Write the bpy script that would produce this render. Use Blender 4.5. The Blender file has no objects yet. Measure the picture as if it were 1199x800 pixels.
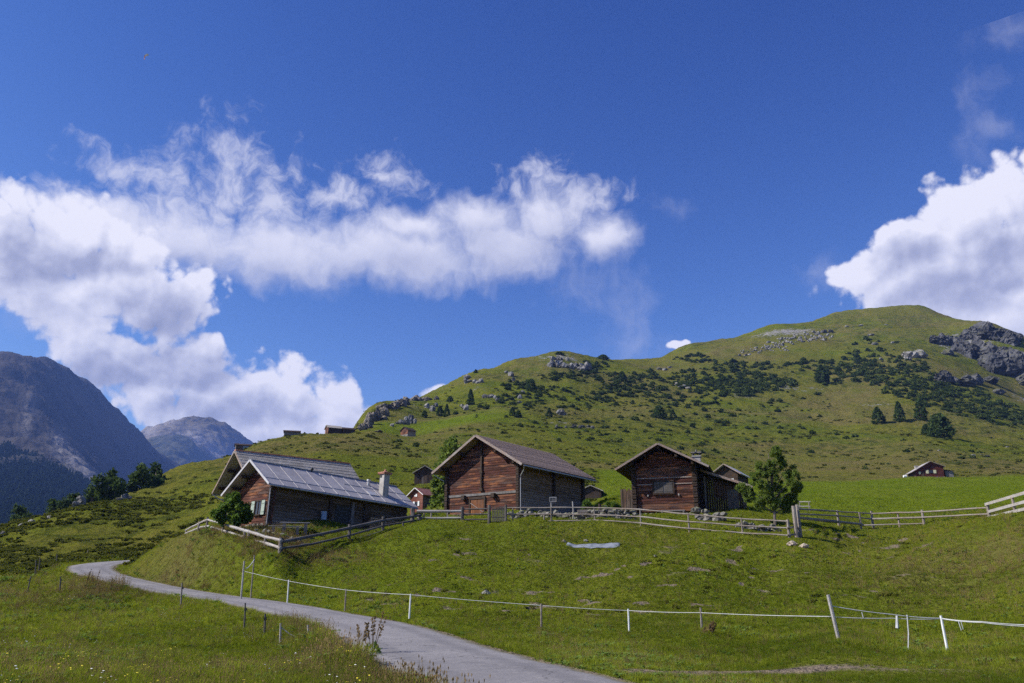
import bpy, math, random
import numpy as np
from mathutils import Vector, Matrix, noise as mnoise
random.seed(7)
RNG = np.random.default_rng(11)
SC = bpy.context.scene
COL = SC.collection
R = math.radians

# ------------------------------------------------------------------ camera
FPX = 941.0
PITCH = math.atan(290 / FPX)
CT, ST = math.cos(PITCH), math.sin(PITCH)
cam_d = bpy.data.cameras.new('camera')
cam_d.sensor_width = 36
cam_d.lens = 36 * FPX / 1199
cam_d.clip_start = 0.1
cam_d.clip_end = 60000
cam = bpy.data.objects.new('camera', cam_d)
COL.objects.link(cam)
cam.location = (0, 0, 0)
cam.rotation_euler = (R(90) + PITCH, 0, 0)
SC.camera = cam


def ray(px, py):
    u = (px - 599.5) / FPX
    v = (400 - py) / FPX
    return u, CT - v * ST, ST + v * CT


def P(px, py, Y):
    """world point seen at photo pixel (px, py) at forward distance Y"""
    a, b, c = ray(px, py)
    return Vector((a * Y / b, Y, c * Y / b))


def proj(p):
    x, y, z = p
    d = y * CT + z * ST
    h = -y * ST + z * CT
    return 599.5 + FPX * x / d, 400 - FPX * h / d


# ------------------------------------------------------------------ numpy noise
_perm = RNG.permutation(4096).astype(np.int64)
_gang = RNG.random(4096) * 2 * np.pi
_gx, _gy = np.cos(_gang), np.sin(_gang)


def perlin(x, y):
    xi = np.floor(x).astype(np.int64); yi = np.floor(y).astype(np.int64)
    xf = x - xi; yf = y - yi
    u = xf * xf * xf * (xf * (xf * 6 - 15) + 10); v = yf * yf * yf * (yf * (yf * 6 - 15) + 10)

    def g(ix, iy, dx, dy):
        h = _perm[(_perm[ix & 4095] + iy) & 4095]
        return _gx[h] * dx + _gy[h] * dy
    a = g(xi, yi, xf, yf); b = g(xi + 1, yi, xf - 1, yf)
    c = g(xi, yi + 1, xf, yf - 1); d = g(xi + 1, yi + 1, xf - 1, yf - 1)
    return (a + u * (b - a)) * (1 - v) + (c + u * (d - c)) * v


def fbm(x, y, o=4, gain=0.5, lac=2.03):
    s = 0; a = 1
    for i in range(o):
        s = s + a * perlin(x + 17.3 * i, y - 9.1 * i)
        x = x * lac; y = y * lac; a *= gain
    return s


def sstep(a, b, x):
    t = np.clip((x - a) / (b - a), 0, 1)
    return t * t * (3 - 2 * t)


# ------------------------------------------------------------------ ground shape
COLS = {
    -150: [(12, 806), (25, 770), (40, 735), (60, 697), (80, 677), (110, 652), (135, 643), (160, 652), (220, 690), (400, 735), (900, 750)],
    0: [(12, 808), (20, 780), (35, 742), (50, 711), (60, 692), (70, 674), (85, 655), (105, 632), (125, 618), (140, 621), (200, 660), (400, 705), (900, 725)],
    80: [(12, 808), (20, 780), (35, 740), (50, 708), (60, 690), (95, 636), (115, 608), (130, 597), (145, 602), (200, 640), (400, 690), (900, 710)],
    140: [(12, 808), (20, 782), (35, 740), (45, 716), (52, 701), (90, 642), (105, 622), (120, 604), (138, 587), (155, 588), (180, 583), (200, 588), (260, 615), (420, 650), (900, 690)],
    190: [(12, 808), (20, 782), (35, 735), (45, 710), (60, 668), (65, 642), (68, 637), (72, 645), (92, 632), (112, 611), (132, 596), (152, 588), (175, 576), (200, 563), (225, 556), (260, 562), (400, 595), (900, 660)],
    235: [(12, 808), (20, 782), (30, 748), (40, 720), (54, 674), (58, 648), (62, 624), (66, 619.5), (72, 622), (78, 630), (90, 620), (120, 600), (160, 572), (210, 548), (240, 541), (280, 549), (400, 585), (900, 645)],
    290: [(12, 808), (20, 784), (30, 743), (38, 717), (46, 690), (50, 668), (54, 648), (57, 633), (60, 623), (64, 616), (75, 611), (100, 600), (150, 572), (220, 538), (265, 523), (310, 531), (450, 565), (900, 630)],
    345: [(12, 808), (20, 784), (27, 757), (35, 728), (47, 697), (51, 673), (54, 656), (75, 608), (100, 596), (150, 570), (200, 543), (260, 515), (290, 508), (340, 516), (500, 550), (900, 620)],
    390: [(100, 592), (200, 538), (260, 512), (292, 506), (340, 512), (450, 540), (700, 575)],
    428: [(12, 808), (20, 783), (27, 748), (34, 722), (44, 695), (52, 666), (58, 641), (85, 602), (120, 585), (170, 558), (230, 528), (285, 506), (340, 500), (400, 490), (432, 480), (520, 505), (800, 560)],
    500: [(12, 808), (20, 776), (27, 748), (34, 722), (45, 684), (55, 648), (61, 624), (66, 611), (80, 598), (120, 580), (170, 560), (220, 540), (300, 512), (350, 500), (420, 483), (480, 468), (510, 462), (650, 485), (900, 520)],
    548: [(300, 508), (400, 482), (500, 452), (548, 440), (640, 455), (900, 500)],
    600: [(12, 808), (20, 772), (31, 738), (45, 690), (55, 650), (63, 617), (66, 611), (85, 590), (120, 572), (200, 545), (300, 510), (400, 478), (480, 455), (560, 432), (600, 424), (750, 445), (1000, 480)],
    655: [(560, 430), (650, 414), (760, 428)],
    700: [(12, 808), (20, 775), (32, 738), (45, 690), (55, 650), (64, 614), (85, 588), (120, 575), (200, 552), (300, 520), (400, 490), (500, 458), (580, 435), (660, 420), (760, 427), (1000, 450)],
    745: [(700, 424), (760, 423), (900, 440)],
    800: [(12, 808), (20, 780), (25, 757), (33, 730), (45, 682), (55, 640), (62, 618), (80, 592), (120, 575), (200, 555), (300, 530), (400, 500), (550, 455), (650, 430), (760, 415), (840, 407), (1000, 420), (1300, 470)],
    900: [(12, 808), (20, 780), (28, 750), (36, 725), (45, 690), (53, 650), (58, 630), (66, 610), (80, 597), (120, 581), (200, 565), (280, 547), (400, 505), (550, 455), (700, 415), (800, 395), (890, 382), (1000, 392), (1300, 450)],
    985: [(13, 803), (20, 760), (30, 735), (40, 700), (50, 664), (60, 632), (70, 615), (85, 599), (110, 588), (150, 577), (220, 562), (235, 558), (300, 540), (400, 505), (550, 455), (700, 412), (850, 380), (940, 367), (1100, 378), (1400, 450)],
    1080: [(13, 803), (22, 766), (30, 735), (40, 697), (50, 655), (60, 626), (70, 613), (85, 600), (110, 589), (150, 576), (212, 559), (235, 555), (300, 532), (400, 500), (550, 452), (700, 408), (850, 375), (930, 361), (1100, 374), (1400, 450)],
    1150: [(13, 800), (22, 762), (30, 728), (40, 688), (48, 642), (55, 609), (62, 602), (75, 596), (110, 584), (150, 573), (215, 558), (235, 553), (300, 535), (400, 505), (500, 478), (580, 457), (650, 440), (700, 420), (755, 385), (800, 378), (900, 392), (1200, 450)],
    1199: [(13, 798), (22, 755), (30, 715), (38, 675), (45, 630), (51, 600), (60, 594), (75, 591), (110, 582), (150, 570), (215, 556), (300, 538), (400, 512), (500, 490), (580, 472), (640, 458), (690, 430), (730, 402), (760, 394), (850, 412), (1200, 480)],
    1400: [(13, 795), (22, 745), (30, 700), (38, 655), (46, 610), (60, 585), (110, 575), (215, 560), (400, 540), (640, 510), (900, 515), (1200, 540)],
}
EXTRA = [  # (px, py, Y): fence feet, house corners, road
    (329, 650, 53), (311, 638, 55.3), (291, 631, 57.3), (262, 622, 60.5), (243, 618.5, 63), (219, 625, 66),
    (409, 631, 60), (449, 621, 64), (484, 611, 67), (541, 612, 67.5), (575, 612.5, 67),
    (640, 612, 66), (700, 612, 65), (750, 616, 63), (806, 622, 60), (868, 626, 58), (925, 631, 56.5),
    (980, 613, 70), (1020, 619, 71), (1080, 614, 68), (1156, 607, 57),
    (286, 684, 46), (338, 701, 44), (480, 722, 34), (634, 738, 32), (736, 741, 31), (820, 737, 28.5), (978, 752, 22),
    (135, 668, 63.5), (128, 667, 68), (141, 664.5, 67), (145, 661.5, 71), (150, 660, 68), (152, 666, 63), (158, 654.5, 65.5), (176, 645, 66), (200, 632, 66.3), (150, 657, 80), (175, 655, 81),
    (614, 800, 13.7), (430, 737, 29), (300, 706, 43),
]
WORLDPTS = [  # (x, y, z) level yards under the houses
    (0.7, 75, 6.9), (-6.5, 80, 6.9), (7.4, 84.5, 7.3), (-0.5, 90, 7.4), (-2, 76, 6.85),
    (16.1, 71, 6.3), (11.0, 72.7, 6.3), (17, 80, 6.9), (21.5, 72, 6.7), (20, 70, 6.4),
    (-18.3, 62, 4.5), (-22.5, 66, 4.6), (-9.5, 71, 5.6), (-14, 76, 5.5), (-14, 66, 5.1), (-16.8, 59.6, 3.95), (-13.8, 61.2, 4.15), (-14.6, 58.8, 3.6), (-22.3, 62.5, 4.3),
    (-26, 73, 5.6), (-18, 82, 6.2),
]
ROAD = [(11.5, -22), (8.5, -12), (5.6, -3), (3.2, 4.5), (1.6, 9.5), (0.2, 13.7), (-2.2, 21), (-5.1, 30), (-8.6, 36.5), (-13.0, 43), (-20.2, 52),
        (-27.6, 60.3), (-33.4, 67), (-36.4, 72.5), (-36.2, 77.5), (-32.5, 81.5), (-27, 85), (-20, 89), (-12, 95)]
ROADZ = [-1.42, -1.42, -1.42, -1.42, -1.42, -1.42, -1.38, -1.22, -1.0, -0.66, -0.2, 0.55, 1.3, 1.95, 2.5, 3.0, 3.6, 4.4, 5.6]


def catmull(pts, n):
    pts = [np.array(p, float) for p in pts]
    out = []
    for i in range(len(pts) - 1):
        p0 = pts[max(i - 1, 0)]; p1 = pts[i]; p2 = pts[i + 1]; p3 = pts[min(i + 2, len(pts) - 1)]
        for k in range(n):
            t = k / n
            out.append(0.5 * ((2 * p1) + (-p0 + p2) * t + (2 * p0 - 5 * p1 + 4 * p2 - p3) * t * t + (-p0 + 3 * p1 - 3 * p2 + p3) * t ** 3))
    out.append(pts[-1])
    return np.array(out)


ROADC = catmull([(a[0], a[1], z) for a, z in zip(ROAD, ROADZ)], 10)
for (x, y), z in zip(ROAD, ROADZ):
    if y > 12:
        WORLDPTS.append((x, y, z))

_cp = []
for px, lst in COLS.items():
    for Y, py in lst:
        _cp.append(tuple(P(px, py, Y)))
for px, py, Y in EXTRA:
    _cp.append(tuple(P(px, py, Y)))
for _a in ((492, 601, 100), (492, 600, 106), (500, 566, 156), (487, 567, 154), (510, 575, 130), (477, 511, 311), (384, 508.5, 290), (405, 508.5, 293), (340, 510, 286), (283, 529, 262), (860, 586, 108), (1090, 559, 213), (700, 584, 112)):
    _cp.append(tuple(P(*_a)))
_cp += WORLDPTS
for a in range(-60, 61, 10):
    for rr in (4.0, 8.0):
        _cp.append((rr * math.sin(R(a)), rr * math.cos(R(a)), -1.42))
for a in (-75, 75):
    for rr in (10, 20, 40, 80, 160, 320, 700):
        zz = {10: -1.6, 20: -1.2, 40: 1.0, 80: 3, 160: 0, 320: -15, 700: -40}[rr] if a < 0 else {10: -1.4, 20: 0, 40: 5, 80: 12, 160: 22, 320: 40, 700: 120}[rr]
        _cp.append((rr * math.sin(R(a)), rr * math.cos(R(a)), zz))
_cp = np.array(_cp)
FS = 4.0


def _feat(x, y):
    r = np.hypot(x, y)
    return np.arctan2(x, y) * FS, np.log(np.maximum(r, 1.0)), r


_f1, _f2, _fr = _feat(_cp[:, 0], _cp[:, 1])
_g = (_cp[:, 2] + 1.42) / _fr
_C2 = 0.10 ** 2


def _solve():
    d2 = (_f1[:, None] - _f1[None]) ** 2 + (_f2[:, None] - _f2[None]) ** 2
    A = -np.sqrt(d2 + _C2)
    n = len(_f1)
    M = np.zeros((n + 1, n + 1)); M[:n, :n] = A + 0.002 * np.eye(n); M[:n, n] = 1; M[n, :n] = 1
    b = np.zeros(n + 1); b[:n] = _g
    return np.linalg.solve(M, b)


_w = _solve()


def _rbf(x, y):
    a, l, r = _feat(x, y)
    out = np.empty_like(a)
    for i in range(0, len(a), 4000):
        d2 = (a[i:i + 4000, None] - _f1[None]) ** 2 + (l[i:i + 4000, None] - _f2[None]) ** 2
        out[i:i + 4000] = -np.sqrt(d2 + _C2) @ _w[:-1] + _w[-1]
    return out


def road_dist(x, y):
    """distance to the road's centre line, and the road height there"""
    best = np.full(x.shape, 1e9); bz = np.zeros(x.shape)
    m = (x > -60) & (x < 30) & (y > -40) & (y < 110)
    xs, ys = x[m], y[m]
    b = np.full(xs.shape, 1e9); z = np.zeros(xs.shape)
    for i in range(len(ROADC) - 1):
        p, q = ROADC[i], ROADC[i + 1]
        dx, dy = q[0] - p[0], q[1] - p[1]
        t = np.clip(((xs - p[0]) * dx + (ys - p[1]) * dy) / (dx * dx + dy * dy), 0, 1)
        d = np.hypot(xs - p[0] - t * dx, ys - p[1] - t * dy)
        k = d < b
        b[k] = d[k]; z[k] = (p[2] + t * (q[2] - p[2]))[k]
    best[m] = b; bz[m] = z
    return best, bz


def flat_mask(x, y):
    """0 where the yards are trodden level, 1 elsewhere"""
    m = np.ones(x.shape)
    for cx, cy, rad in ((0, 82, 10), (15.5, 74, 8), (-15.5, 68.5, 10), (-20, 77, 8)):
        m *= sstep(rad * 0.75, rad * 1.15, np.hypot(x - cx, y - cy))
    return m


ROAD_HALF = 1.75


def pasture(x, y):
    q = x / np.maximum(y, 1.0)
    return sstep(33, 40, y) * (1 - sstep(61, 65, y)) * sstep(-.22, -.14, q) * (1 - sstep(.42, .6, q)) * sstep(-.25, .2, fbm(x * .09 + 31, y * .09, 3))


def terrace(x, y, z):
    """broken cattle steps across the steep pasture: height offset, and 1 on the bare risers"""
    w = z / 0.95 + 1.1 * fbm(x * .12 + 5, y * .12, 4)
    f = w % 1.0
    br = sstep(-.1, .25, fbm(x * .16 + 77, y * .3, 3))
    return ((np.abs(f - .5) - .25) * 1.0) * br, np.exp(-((f - .25) / .13) ** 2) * br




def hfun(x, y, detail=True):
    x = np.atleast_1d(np.asarray(x, float)); y = np.atleast_1d(np.asarray(y, float))
    r = np.hypot(x, y)
    ang = np.abs(np.arctan2(x, y))
    g = _rbf(x, y)
    g = g * (1 - sstep(R(70), R(105), ang)) * sstep(3.0, 9.0, r)
    g = g * (1 - sstep(1500, 4000, r)) + np.where(ang < 2, -0.03, 0.0) * sstep(1500, 4000, r)
    z = -1.42 + g * r
    if detail:
        fm = flat_mask(x, y)
        near = (fbm(x * 0.45, y * 0.45, 4) * 0.17 + np.abs(fbm(x * 0.9 + 4, y * 0.9, 2)) * 0.12) * (0.35 + 0.65 * sstep(14, 40, r))
        hum = fbm(x * 0.11 + 40, y * 0.11, 4) * 0.5 * sstep(20, 80, r) * (1 - 0.5 * sstep(110, 260, r))
        # cattle terraces following the contour
        w = z / 1.15 + 1.4 * fbm(x * 0.05, y * 0.05, 3)
        ter = (np.abs((w % 1.0) - 0.5) - 0.25) * 1.5 * (0.6 + 0.8 * fbm(x * 0.07 + 60, y * 0.07, 3))
        leftslope = np.clip(sstep(85, 110, r) * (1 - sstep(-0.2, -0.05, x / np.maximum(y, 1.0))) * (y > 5), 0, 1)
        tm = np.clip(leftslope * 0.9 + sstep(140, 240, r) * 0.7, 0, 1)
        big = fbm(x * 0.018 + 3, y * 0.018, 5, 0.55) * 3.2 * sstep(230, 480, r)
        ridge = (0.35 - np.abs(fbm(x * 0.03 + 9, y * 0.03 + 4, 4))) * 2.6 * sstep(300, 520, r)
        pm = pasture(x, y)
        z = z + fm * (near + hum + ter * tm + terrace(x, y, z)[0] * pm) + big + ridge
    d, rz = road_dist(x, y)
    k = sstep(ROAD_HALF + 0.15, ROAD_HALF + 2.2, d)
    z = (rz - 0.04) * (1 - k) + z * k
    return z


def H(x, y):
    return float(hfun(x, y)[0])


# ------------------------------------------------------------------ helpers for objects
def tag(o, label=None, cat=None, group=None, kind=None):
    if label: o['label'] = label
    if cat: o['category'] = cat
    if group: o['group'] = group
    if kind: o['kind'] = kind
    return o


def empty(name, loc, rz=0.0, label=None, cat=None, group=None):
    o = bpy.data.objects.new(name, None)
    o.empty_display_size = 0.3
    COL.objects.link(o)
    o.location = loc
    o.rotation_euler = (0, 0, rz)
    return tag(o, label, cat, group)


class MB:
    """collects shapes and links them as one mesh object"""

    def __init__(self):
        self.v = []; self.f = []; self.uv = None

    def quadbox(self, c8):
        n = len(self.v)
        self.v += [tuple(c) for c in c8]
        self.f += [tuple(n + i for i in q) for q in ((0, 3, 2, 1), (4, 5, 6, 7), (0, 1, 5, 4), (1, 2, 6, 5), (2, 3, 7, 6), (3, 0, 4, 7))]

    def box(self, x0, x1, y0, y1, z0, z1, M=None):
        c = [Vector(p) for p in ((x0, y0, z0), (x1, y0, z0), (x1, y1, z0), (x0, y1, z0), (x0, y0, z1), (x1, y0, z1), (x1, y1, z1), (x0, y1, z1))]
        if M is not None: c = [M @ p for p in c]
        self.quadbox(c)

    def beam(self, a, b, w, h, up=(0, 0, 1), w2=None, h2=None):
        a = Vector(a); b = Vector(b)
        d = (b - a).normalized(); up = Vector(up)
        s = d.cross(up)
        if s.length < 1e-4: s = d.cross(Vector((1, 0, 0)))
        s.normalize(); t = s.cross(d)
        w2 = w if w2 is None else w2; h2 = h if h2 is None else h2
        c = []
        for p, ww, hh in ((a, w, h), (b, w2, h2)):
            c += [p - s * ww / 2 - t * hh / 2, p + s * ww / 2 - t * hh / 2, p + s * ww / 2 + t * hh / 2, p - s * ww / 2 + t * hh / 2]
        self.quadbox(c)

    def tube(self, pts, rad, n=8, cap=True, jit=0.0):
        pts = [Vector(p) for p in pts]
        rads = rad if isinstance(rad, (list, tuple)) else [rad] * len(pts)
        base = len(self.v)
        prev = None
        for i, p in enumerate(pts):
            d = (pts[min(i + 1, len(pts) - 1)] - pts[max(i - 1, 0)]).normalized()
            ref = Vector((0, 0, 1)) if abs(d.z) < 0.9 else Vector((1, 0, 0))
            s = d.cross(ref).normalized(); t = d.cross(s)
            for k in range(n):
                a = 2 * math.pi * k / n
                rr = rads[i] * (1 + random.uniform(-jit, jit))
                self.v.append(tuple(p + (s * math.cos(a) + t * math.sin(a)) * rr))
        for i in range(len(pts) - 1):
            for k in range(n):
                a = base + i * n + k; b = base + i * n + (k + 1) % n
                self.f.append((a, b, b + n, a + n))
        if cap:
            self.f.append(tuple(base + k for k in reversed(range(n))))
            self.f.append(tuple(base + (len(pts) - 1) * n + k for k in range(n)))

    def prism(self, poly, y0, y1):
        """polygon in x,z extruded along y"""
        n = len(self.v); m = len(poly)
        self.v += [(x, y0, z) for x, z in poly] + [(x, y1, z) for x, z in poly]
        self.f.append(tuple(n + i for i in range(m)))
        self.f.append(tuple(n + m + i for i in reversed(range(m))))
        for i in range(m):
            j = (i + 1) % m
            self.f.append((n + j, n + i, n + m + i, n + m + j))

    def rock(self, c, size, seed, sub=2, rough=0.35, blocky=0.5, rot=None):
        vs, fs = ICO[sub]
        c = Vector(c); n = len(self.v)
        off = Vector((seed * 3.17 % 50, seed * 7.31 % 50, seed * 1.93 % 50))
        # a few cutting planes give faceted, fractured faces
        rs = random.Random(seed)
        planes = []
        for k in range(int(9 * blocky) + 2):
            d = Vector((rs.uniform(-1, 1), rs.uniform(-1, 1), rs.uniform(-0.6, 1))).normalized()
            planes.append((d, rs.uniform(0.55, 0.85)))
        Mr = Matrix.Rotation(rs.uniform(0, 6.28) if rot is None else rot, 3, 'Z')
        for v in vs:
            p = v * (1 + rough * mnoise.fractal(v * 1.7 + off, 0.9, 2.1, 4))
            for d, lim in planes:
                k = p.dot(d)
                if k > lim: p = p - d * (k - lim) * 0.85
            p = p * (1 + 0.12 * rough * mnoise.noise(v * 6 + off))
            if sub >= 3:
                vd = mnoise.voronoi(Vector((v.x * 2.6, v.y * 2.6, v.z * 1.5)) + off)[0]
                p = p * (1 - 0.20 * math.exp(-(vd[1] - vd[0]) * 9) + 0.10 * mnoise.noise(Vector((v.x * 3.5, v.y * 3.5, v.z * 9)) + off))
            q = Mr @ Vector((p.x * size[0], p.y * size[1], p.z * size[2]))
            self.v.append(tuple(c + q))
        self.f += [tuple(n + i for i in f) for f in fs]

    def build(self, name, mat, parent=None, smooth=False, loc=None, bevel=0.0):
        me = bpy.data.meshes.new(name)
        me.from_pydata(self.v, [], self.f)
        me.update()
        if smooth:
            me.polygons.foreach_set('use_smooth', [True] * len(me.polygons))
        if mat: me.materials.append(mat)
        o = bpy.data.objects.new(name, me)
        COL.objects.link(o)
        if parent is not None: o.parent = parent
        if loc is not None: o.location = loc
        if bevel > 0:
            b = o.modifiers.new('bevel', 'BEVEL'); b.width = bevel; b.segments = 1; b.limit_method = 'ANGLE'
        return o


import bmesh
ICO = {}
for _s in (1, 2, 3, 4):
    _bm = bmesh.new()
    bmesh.ops.create_icosphere(_bm, subdivisions=_s, radius=1)
    _bm.verts.ensure_lookup_table()
    ICO[_s] = ([v.co.copy() for v in _bm.verts], [tuple(v.index for v in f.verts) for f in _bm.faces])
    _bm.free()


def np_mesh(name, verts, quads, mat, smooth=True, tris=None):
    me = bpy.data.meshes.new(name)
    fs = quads if tris is None else tris
    k = fs.shape[1]
    me.vertices.add(len(verts)); me.vertices.foreach_set('co', np.ascontiguousarray(verts, np.float32).ravel())
    me.loops.add(fs.size); me.loops.foreach_set('vertex_index', np.ascontiguousarray(fs, np.int32).ravel())
    me.polygons.add(len(fs)); me.polygons.foreach_set('loop_start', np.arange(0, fs.size, k, dtype=np.int32))
    if smooth: me.polygons.foreach_set('use_smooth', np.ones(len(fs), bool))
    me.update(calc_edges=True); me.validate()
    if mat: me.materials.append(mat)
    o = bpy.data.objects.new(name, me)
    COL.objects.link(o)
    return o


def fattr(o, name, vals):
    a = o.data.attributes.new(name, 'FLOAT', 'POINT')
    a.data.foreach_set('value', np.ascontiguousarray(vals, np.float32))


def copy_tree(o, parent=None):
    c = o.copy(); COL.objects.link(c)
    if parent is not None: c.parent = parent
    for ch in list(o.children):
        copy_tree(ch, c)
    return c


# ------------------------------------------------------------------ node helpers
def srgb(r, g, b):
    f = lambda c: (c / 255 / 12.92) if c / 255 <= 0.04045 else ((c / 255 + 0.055) / 1.055) ** 2.4
    return (f(r), f(g), f(b), 1)


class NT:
    def __init__(self, tree):
        self.t = tree; self.n = tree.nodes; self.l = tree.links

    def add(self, kind, **kw):
        nd = self.n.new(kind)
        for k, v in kw.items(): setattr(nd, k, v)
        return nd

    def put(self, sock, v):
        if v is None: return
        if isinstance(v, bpy.types.NodeSocket): self.l.new(v, sock)
        else: sock.default_value = v

    def math(self, op, a, b=None, c=None, clamp=False):
        nd = self.add('ShaderNodeMath', operation=op, use_clamp=clamp)
        self.put(nd.inputs[0], a); self.put(nd.inputs[1], b); self.put(nd.inputs[2], c)
        return nd.outputs[0]

    def vmath(self, op, a, b=None, c=None):
        nd = self.add('ShaderNodeVectorMath', operation=op)
        self.put(nd.inputs[0], a); self.put(nd.inputs[1], b)
        if c is not None: self.put(nd.inputs[2], c)
        return nd.outputs['Value'] if op in ('LENGTH', 'DOT_PRODUCT', 'DISTANCE') else nd.outputs[0]

    def mix(self, f, a, b, blend='MIX'):
        nd = self.add('ShaderNodeMix', data_type='RGBA', blend_type=blend)
        self.put(nd.inputs[0], f); self.put(nd.inputs[6], a); self.put(nd.inputs[7], b)
        return nd.outputs[2]

    def noise(self, vec, scale, detail=4, rough=0.55, dist=0.0, color=False):
        nd = self.add('ShaderNodeTexNoise')
        self.put(nd.inputs['Vector'], vec); self.put(nd.inputs['Scale'], scale)
        nd.inputs['Detail'].default_value = detail; nd.inputs['Roughness'].default_value = rough; nd.inputs['Distortion'].default_value = dist
        return nd.outputs['Color' if color else 'Fac']

    def voro(self, vec, scale, feature='F1', out='Distance', detail=0, rough=0.5, rand=1.0):
        nd = self.add('ShaderNodeTexVoronoi', feature=feature)
        self.put(nd.inputs['Vector'], vec); self.put(nd.inputs['Scale'], scale)
        nd.inputs['Randomness'].default_value = rand
        if 'Detail' in nd.inputs and detail: nd.inputs['Detail'].default_value = detail; nd.inputs['Roughness'].default_value = rough
        return nd.outputs[out]

    def ss(self, x, a, b, lo=0.0, hi=1.0):
        nd = self.add('ShaderNodeMapRange', interpolation_type='SMOOTHSTEP')
        self.put(nd.inputs['Value'], x); self.put(nd.inputs['From Min'], a); self.put(nd.inputs['From Max'], b)
        nd.inputs['To Min'].default_value = lo; nd.inputs['To Max'].default_value = hi
        return nd.outputs[0]

    def scalev(self, vec, s):
        nd = self.add('ShaderNodeMapping')
        self.put(nd.inputs['Vector'], vec); nd.inputs['Scale'].default_value = s
        return nd.outputs[0]

    def bump(self, h, strength=0.5, dist=0.1, normal=None):
        nd = self.add('ShaderNodeBump')
        nd.inputs['Strength'].default_value = strength; nd.inputs['Distance'].default_value = dist
        self.put(nd.inputs['Height'], h); self.put(nd.inputs['Normal'], normal)
        return nd.outputs[0]

    def attr(self, name, kind='GEOMETRY'):
        nd = self.add('ShaderNodeAttribute', attribute_name=name, attribute_type=kind)
        return nd.outputs['Fac']


def new_mat(name):
    m = bpy.data.materials.new(name); m.use_nodes = True
    m.node_tree.nodes.clear()
    t = NT(m.node_tree)
    out = t.add('ShaderNodeOutputMaterial')
    return m, t, out


def finish(t, out, col, rough=0.85, normal=None, spec=0.2, metal=0.0):
    b = t.add('ShaderNodeBsdfPrincipled')
    t.put(b.inputs['Base Color'], col); t.put(b.inputs['Roughness'], rough)
    b.inputs['Specular IOR Level'].default_value = spec; b.inputs['Metallic'].default_value = metal
    t.put(b.inputs['Normal'], normal)
    t.l.new(b.outputs[0], out.inputs['Surface'])
    return b
# ------------------------------------------------------------------ ground, road
def mat_ground():
    m, t, out = new_mat('meadow_ground')
    pos = t.add('ShaderNodeNewGeometry').outputs['Position']
    n_big = t.noise(pos, 0.012, 4, 0.6)
    n_mid = t.noise(pos, 0.07, 5, 0.6)
    n_sm = t.noise(pos, 0.5, 5, 0.65)
    n_fine = t.noise(pos, 3.2, 4, 0.7)
    green = t.mix(t.ss(n_mid, 0.35, 0.65), (0.104, 0.130, 0.012, 1), (0.146, 0.152, 0.018, 1))
    olive = t.mix(t.ss(n_sm, 0.35, 0.65), (0.134, 0.132, 0.020, 1), (0.172, 0.140, 0.034, 1))
    c = t.mix(t.math('ADD', t.ss(n_big, 0.40, 0.62, 0, 0.65), t.math('MULTIPLY', t.ss(n_mid, 0.5, 0.7), 0.3)), green, olive)
    dry = t.attr('dry')
    c = t.mix(t.math('MULTIPLY', dry, t.ss(n_mid, 0.25, 0.6)), c, (0.170, 0.125, 0.062, 1))
    lush = t.attr('lush')
    lc = t.mix(t.ss(n_mid, 0.3, 0.7), (0.100, 0.146, 0.007, 1), (0.136, 0.172, 0.014, 1))
    lc = t.mix(t.ss(n_sm, 0.5, 0.75, 0, 0.3), lc, (0.15, 0.155, 0.025, 1))
    c = t.mix(lush, c, lc)
    # darker herbs and dwarf shrubs in the sward
    heath = t.attr('heath')
    c = t.mix(t.math('MULTIPLY', t.ss(t.noise(pos, 0.16, 5, 0.75), 0.49, 0.60), heath), c, (0.050, 0.064, 0.012, 1))
    c = t.mix(t.math('MULTIPLY', t.ss(t.noise(t.scalev(pos, (1, 1, 2.5)), 0.55, 4, 0.75), 0.52, 0.62), t.math('MULTIPLY', heath, 0.8)), c, (0.042, 0.054, 0.011, 1))
    c = t.mix(t.math('MULTIPLY', t.ss(n_fine, 0.52, 0.72, 0, 0.6), t.math('SUBTRACT', 1.0, lush)), c, (0.050, 0.062, 0.016, 1))
    c = t.mix(t.ss(t.noise(pos, 9, 3, 0.6), 0.58, 0.75, 0, 0.35), c, (0.22, 0.20, 0.09, 1))
    dirt = t.attr('dirt')
    dn = t.ss(t.math('ADD', t.math('MULTIPLY', dirt, 1.3), t.math('SUBTRACT', n_sm, 0.5)), 0.45, 0.75)
    c = t.mix(dn, c, t.mix(n_fine, (0.15, 0.112, 0.080, 1), (0.30, 0.245, 0.18, 1)))
    # stones showing through
    rock = t.attr('rock')
    rn = t.ss(t.math('ADD', rock, t.math('MULTIPLY', t.math('SUBTRACT', t.noise(pos, 0.22, 6, 0.75), 0.5), 2.2)), 0.55, 0.75)
    rc = t.mix(t.noise(pos, 0.9, 5, 0.7), (0.15, 0.145, 0.145, 1), (0.36, 0.34, 0.32, 1))
    c = t.mix(rn, c, rc)
    hgt = t.math('ADD', t.math('MULTIPLY', n_sm, 1.0), t.math('MULTIPLY', n_fine, 0.35))
    nr = t.bump(hgt, 1.0, 1.2)
    finish(t, out, c, 1.0, nr, 0.0)
    return m


def blob(x, y, cx, cy, rx, ry=None, rot=0.0):
    ry = rx if ry is None else ry
    dx, dy = x - cx, y - cy
    a = dx * math.cos(rot) + dy * math.sin(rot); b = -dx * math.sin(rot) + dy * math.cos(rot)
    return np.exp(-((a / rx) ** 2 + (b / ry) ** 2))


def pblob(x, y, px, py, Y, wpx, dY):
    """soft patch on the hillside round the place where photo pixel px meets depth Y"""
    p = P(px, py, Y)
    return np.exp(-(((x / np.maximum(y, 1) - p.x / p.y) * FPX / wpx) ** 2) - ((y - Y) / dY) ** 2)


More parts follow.
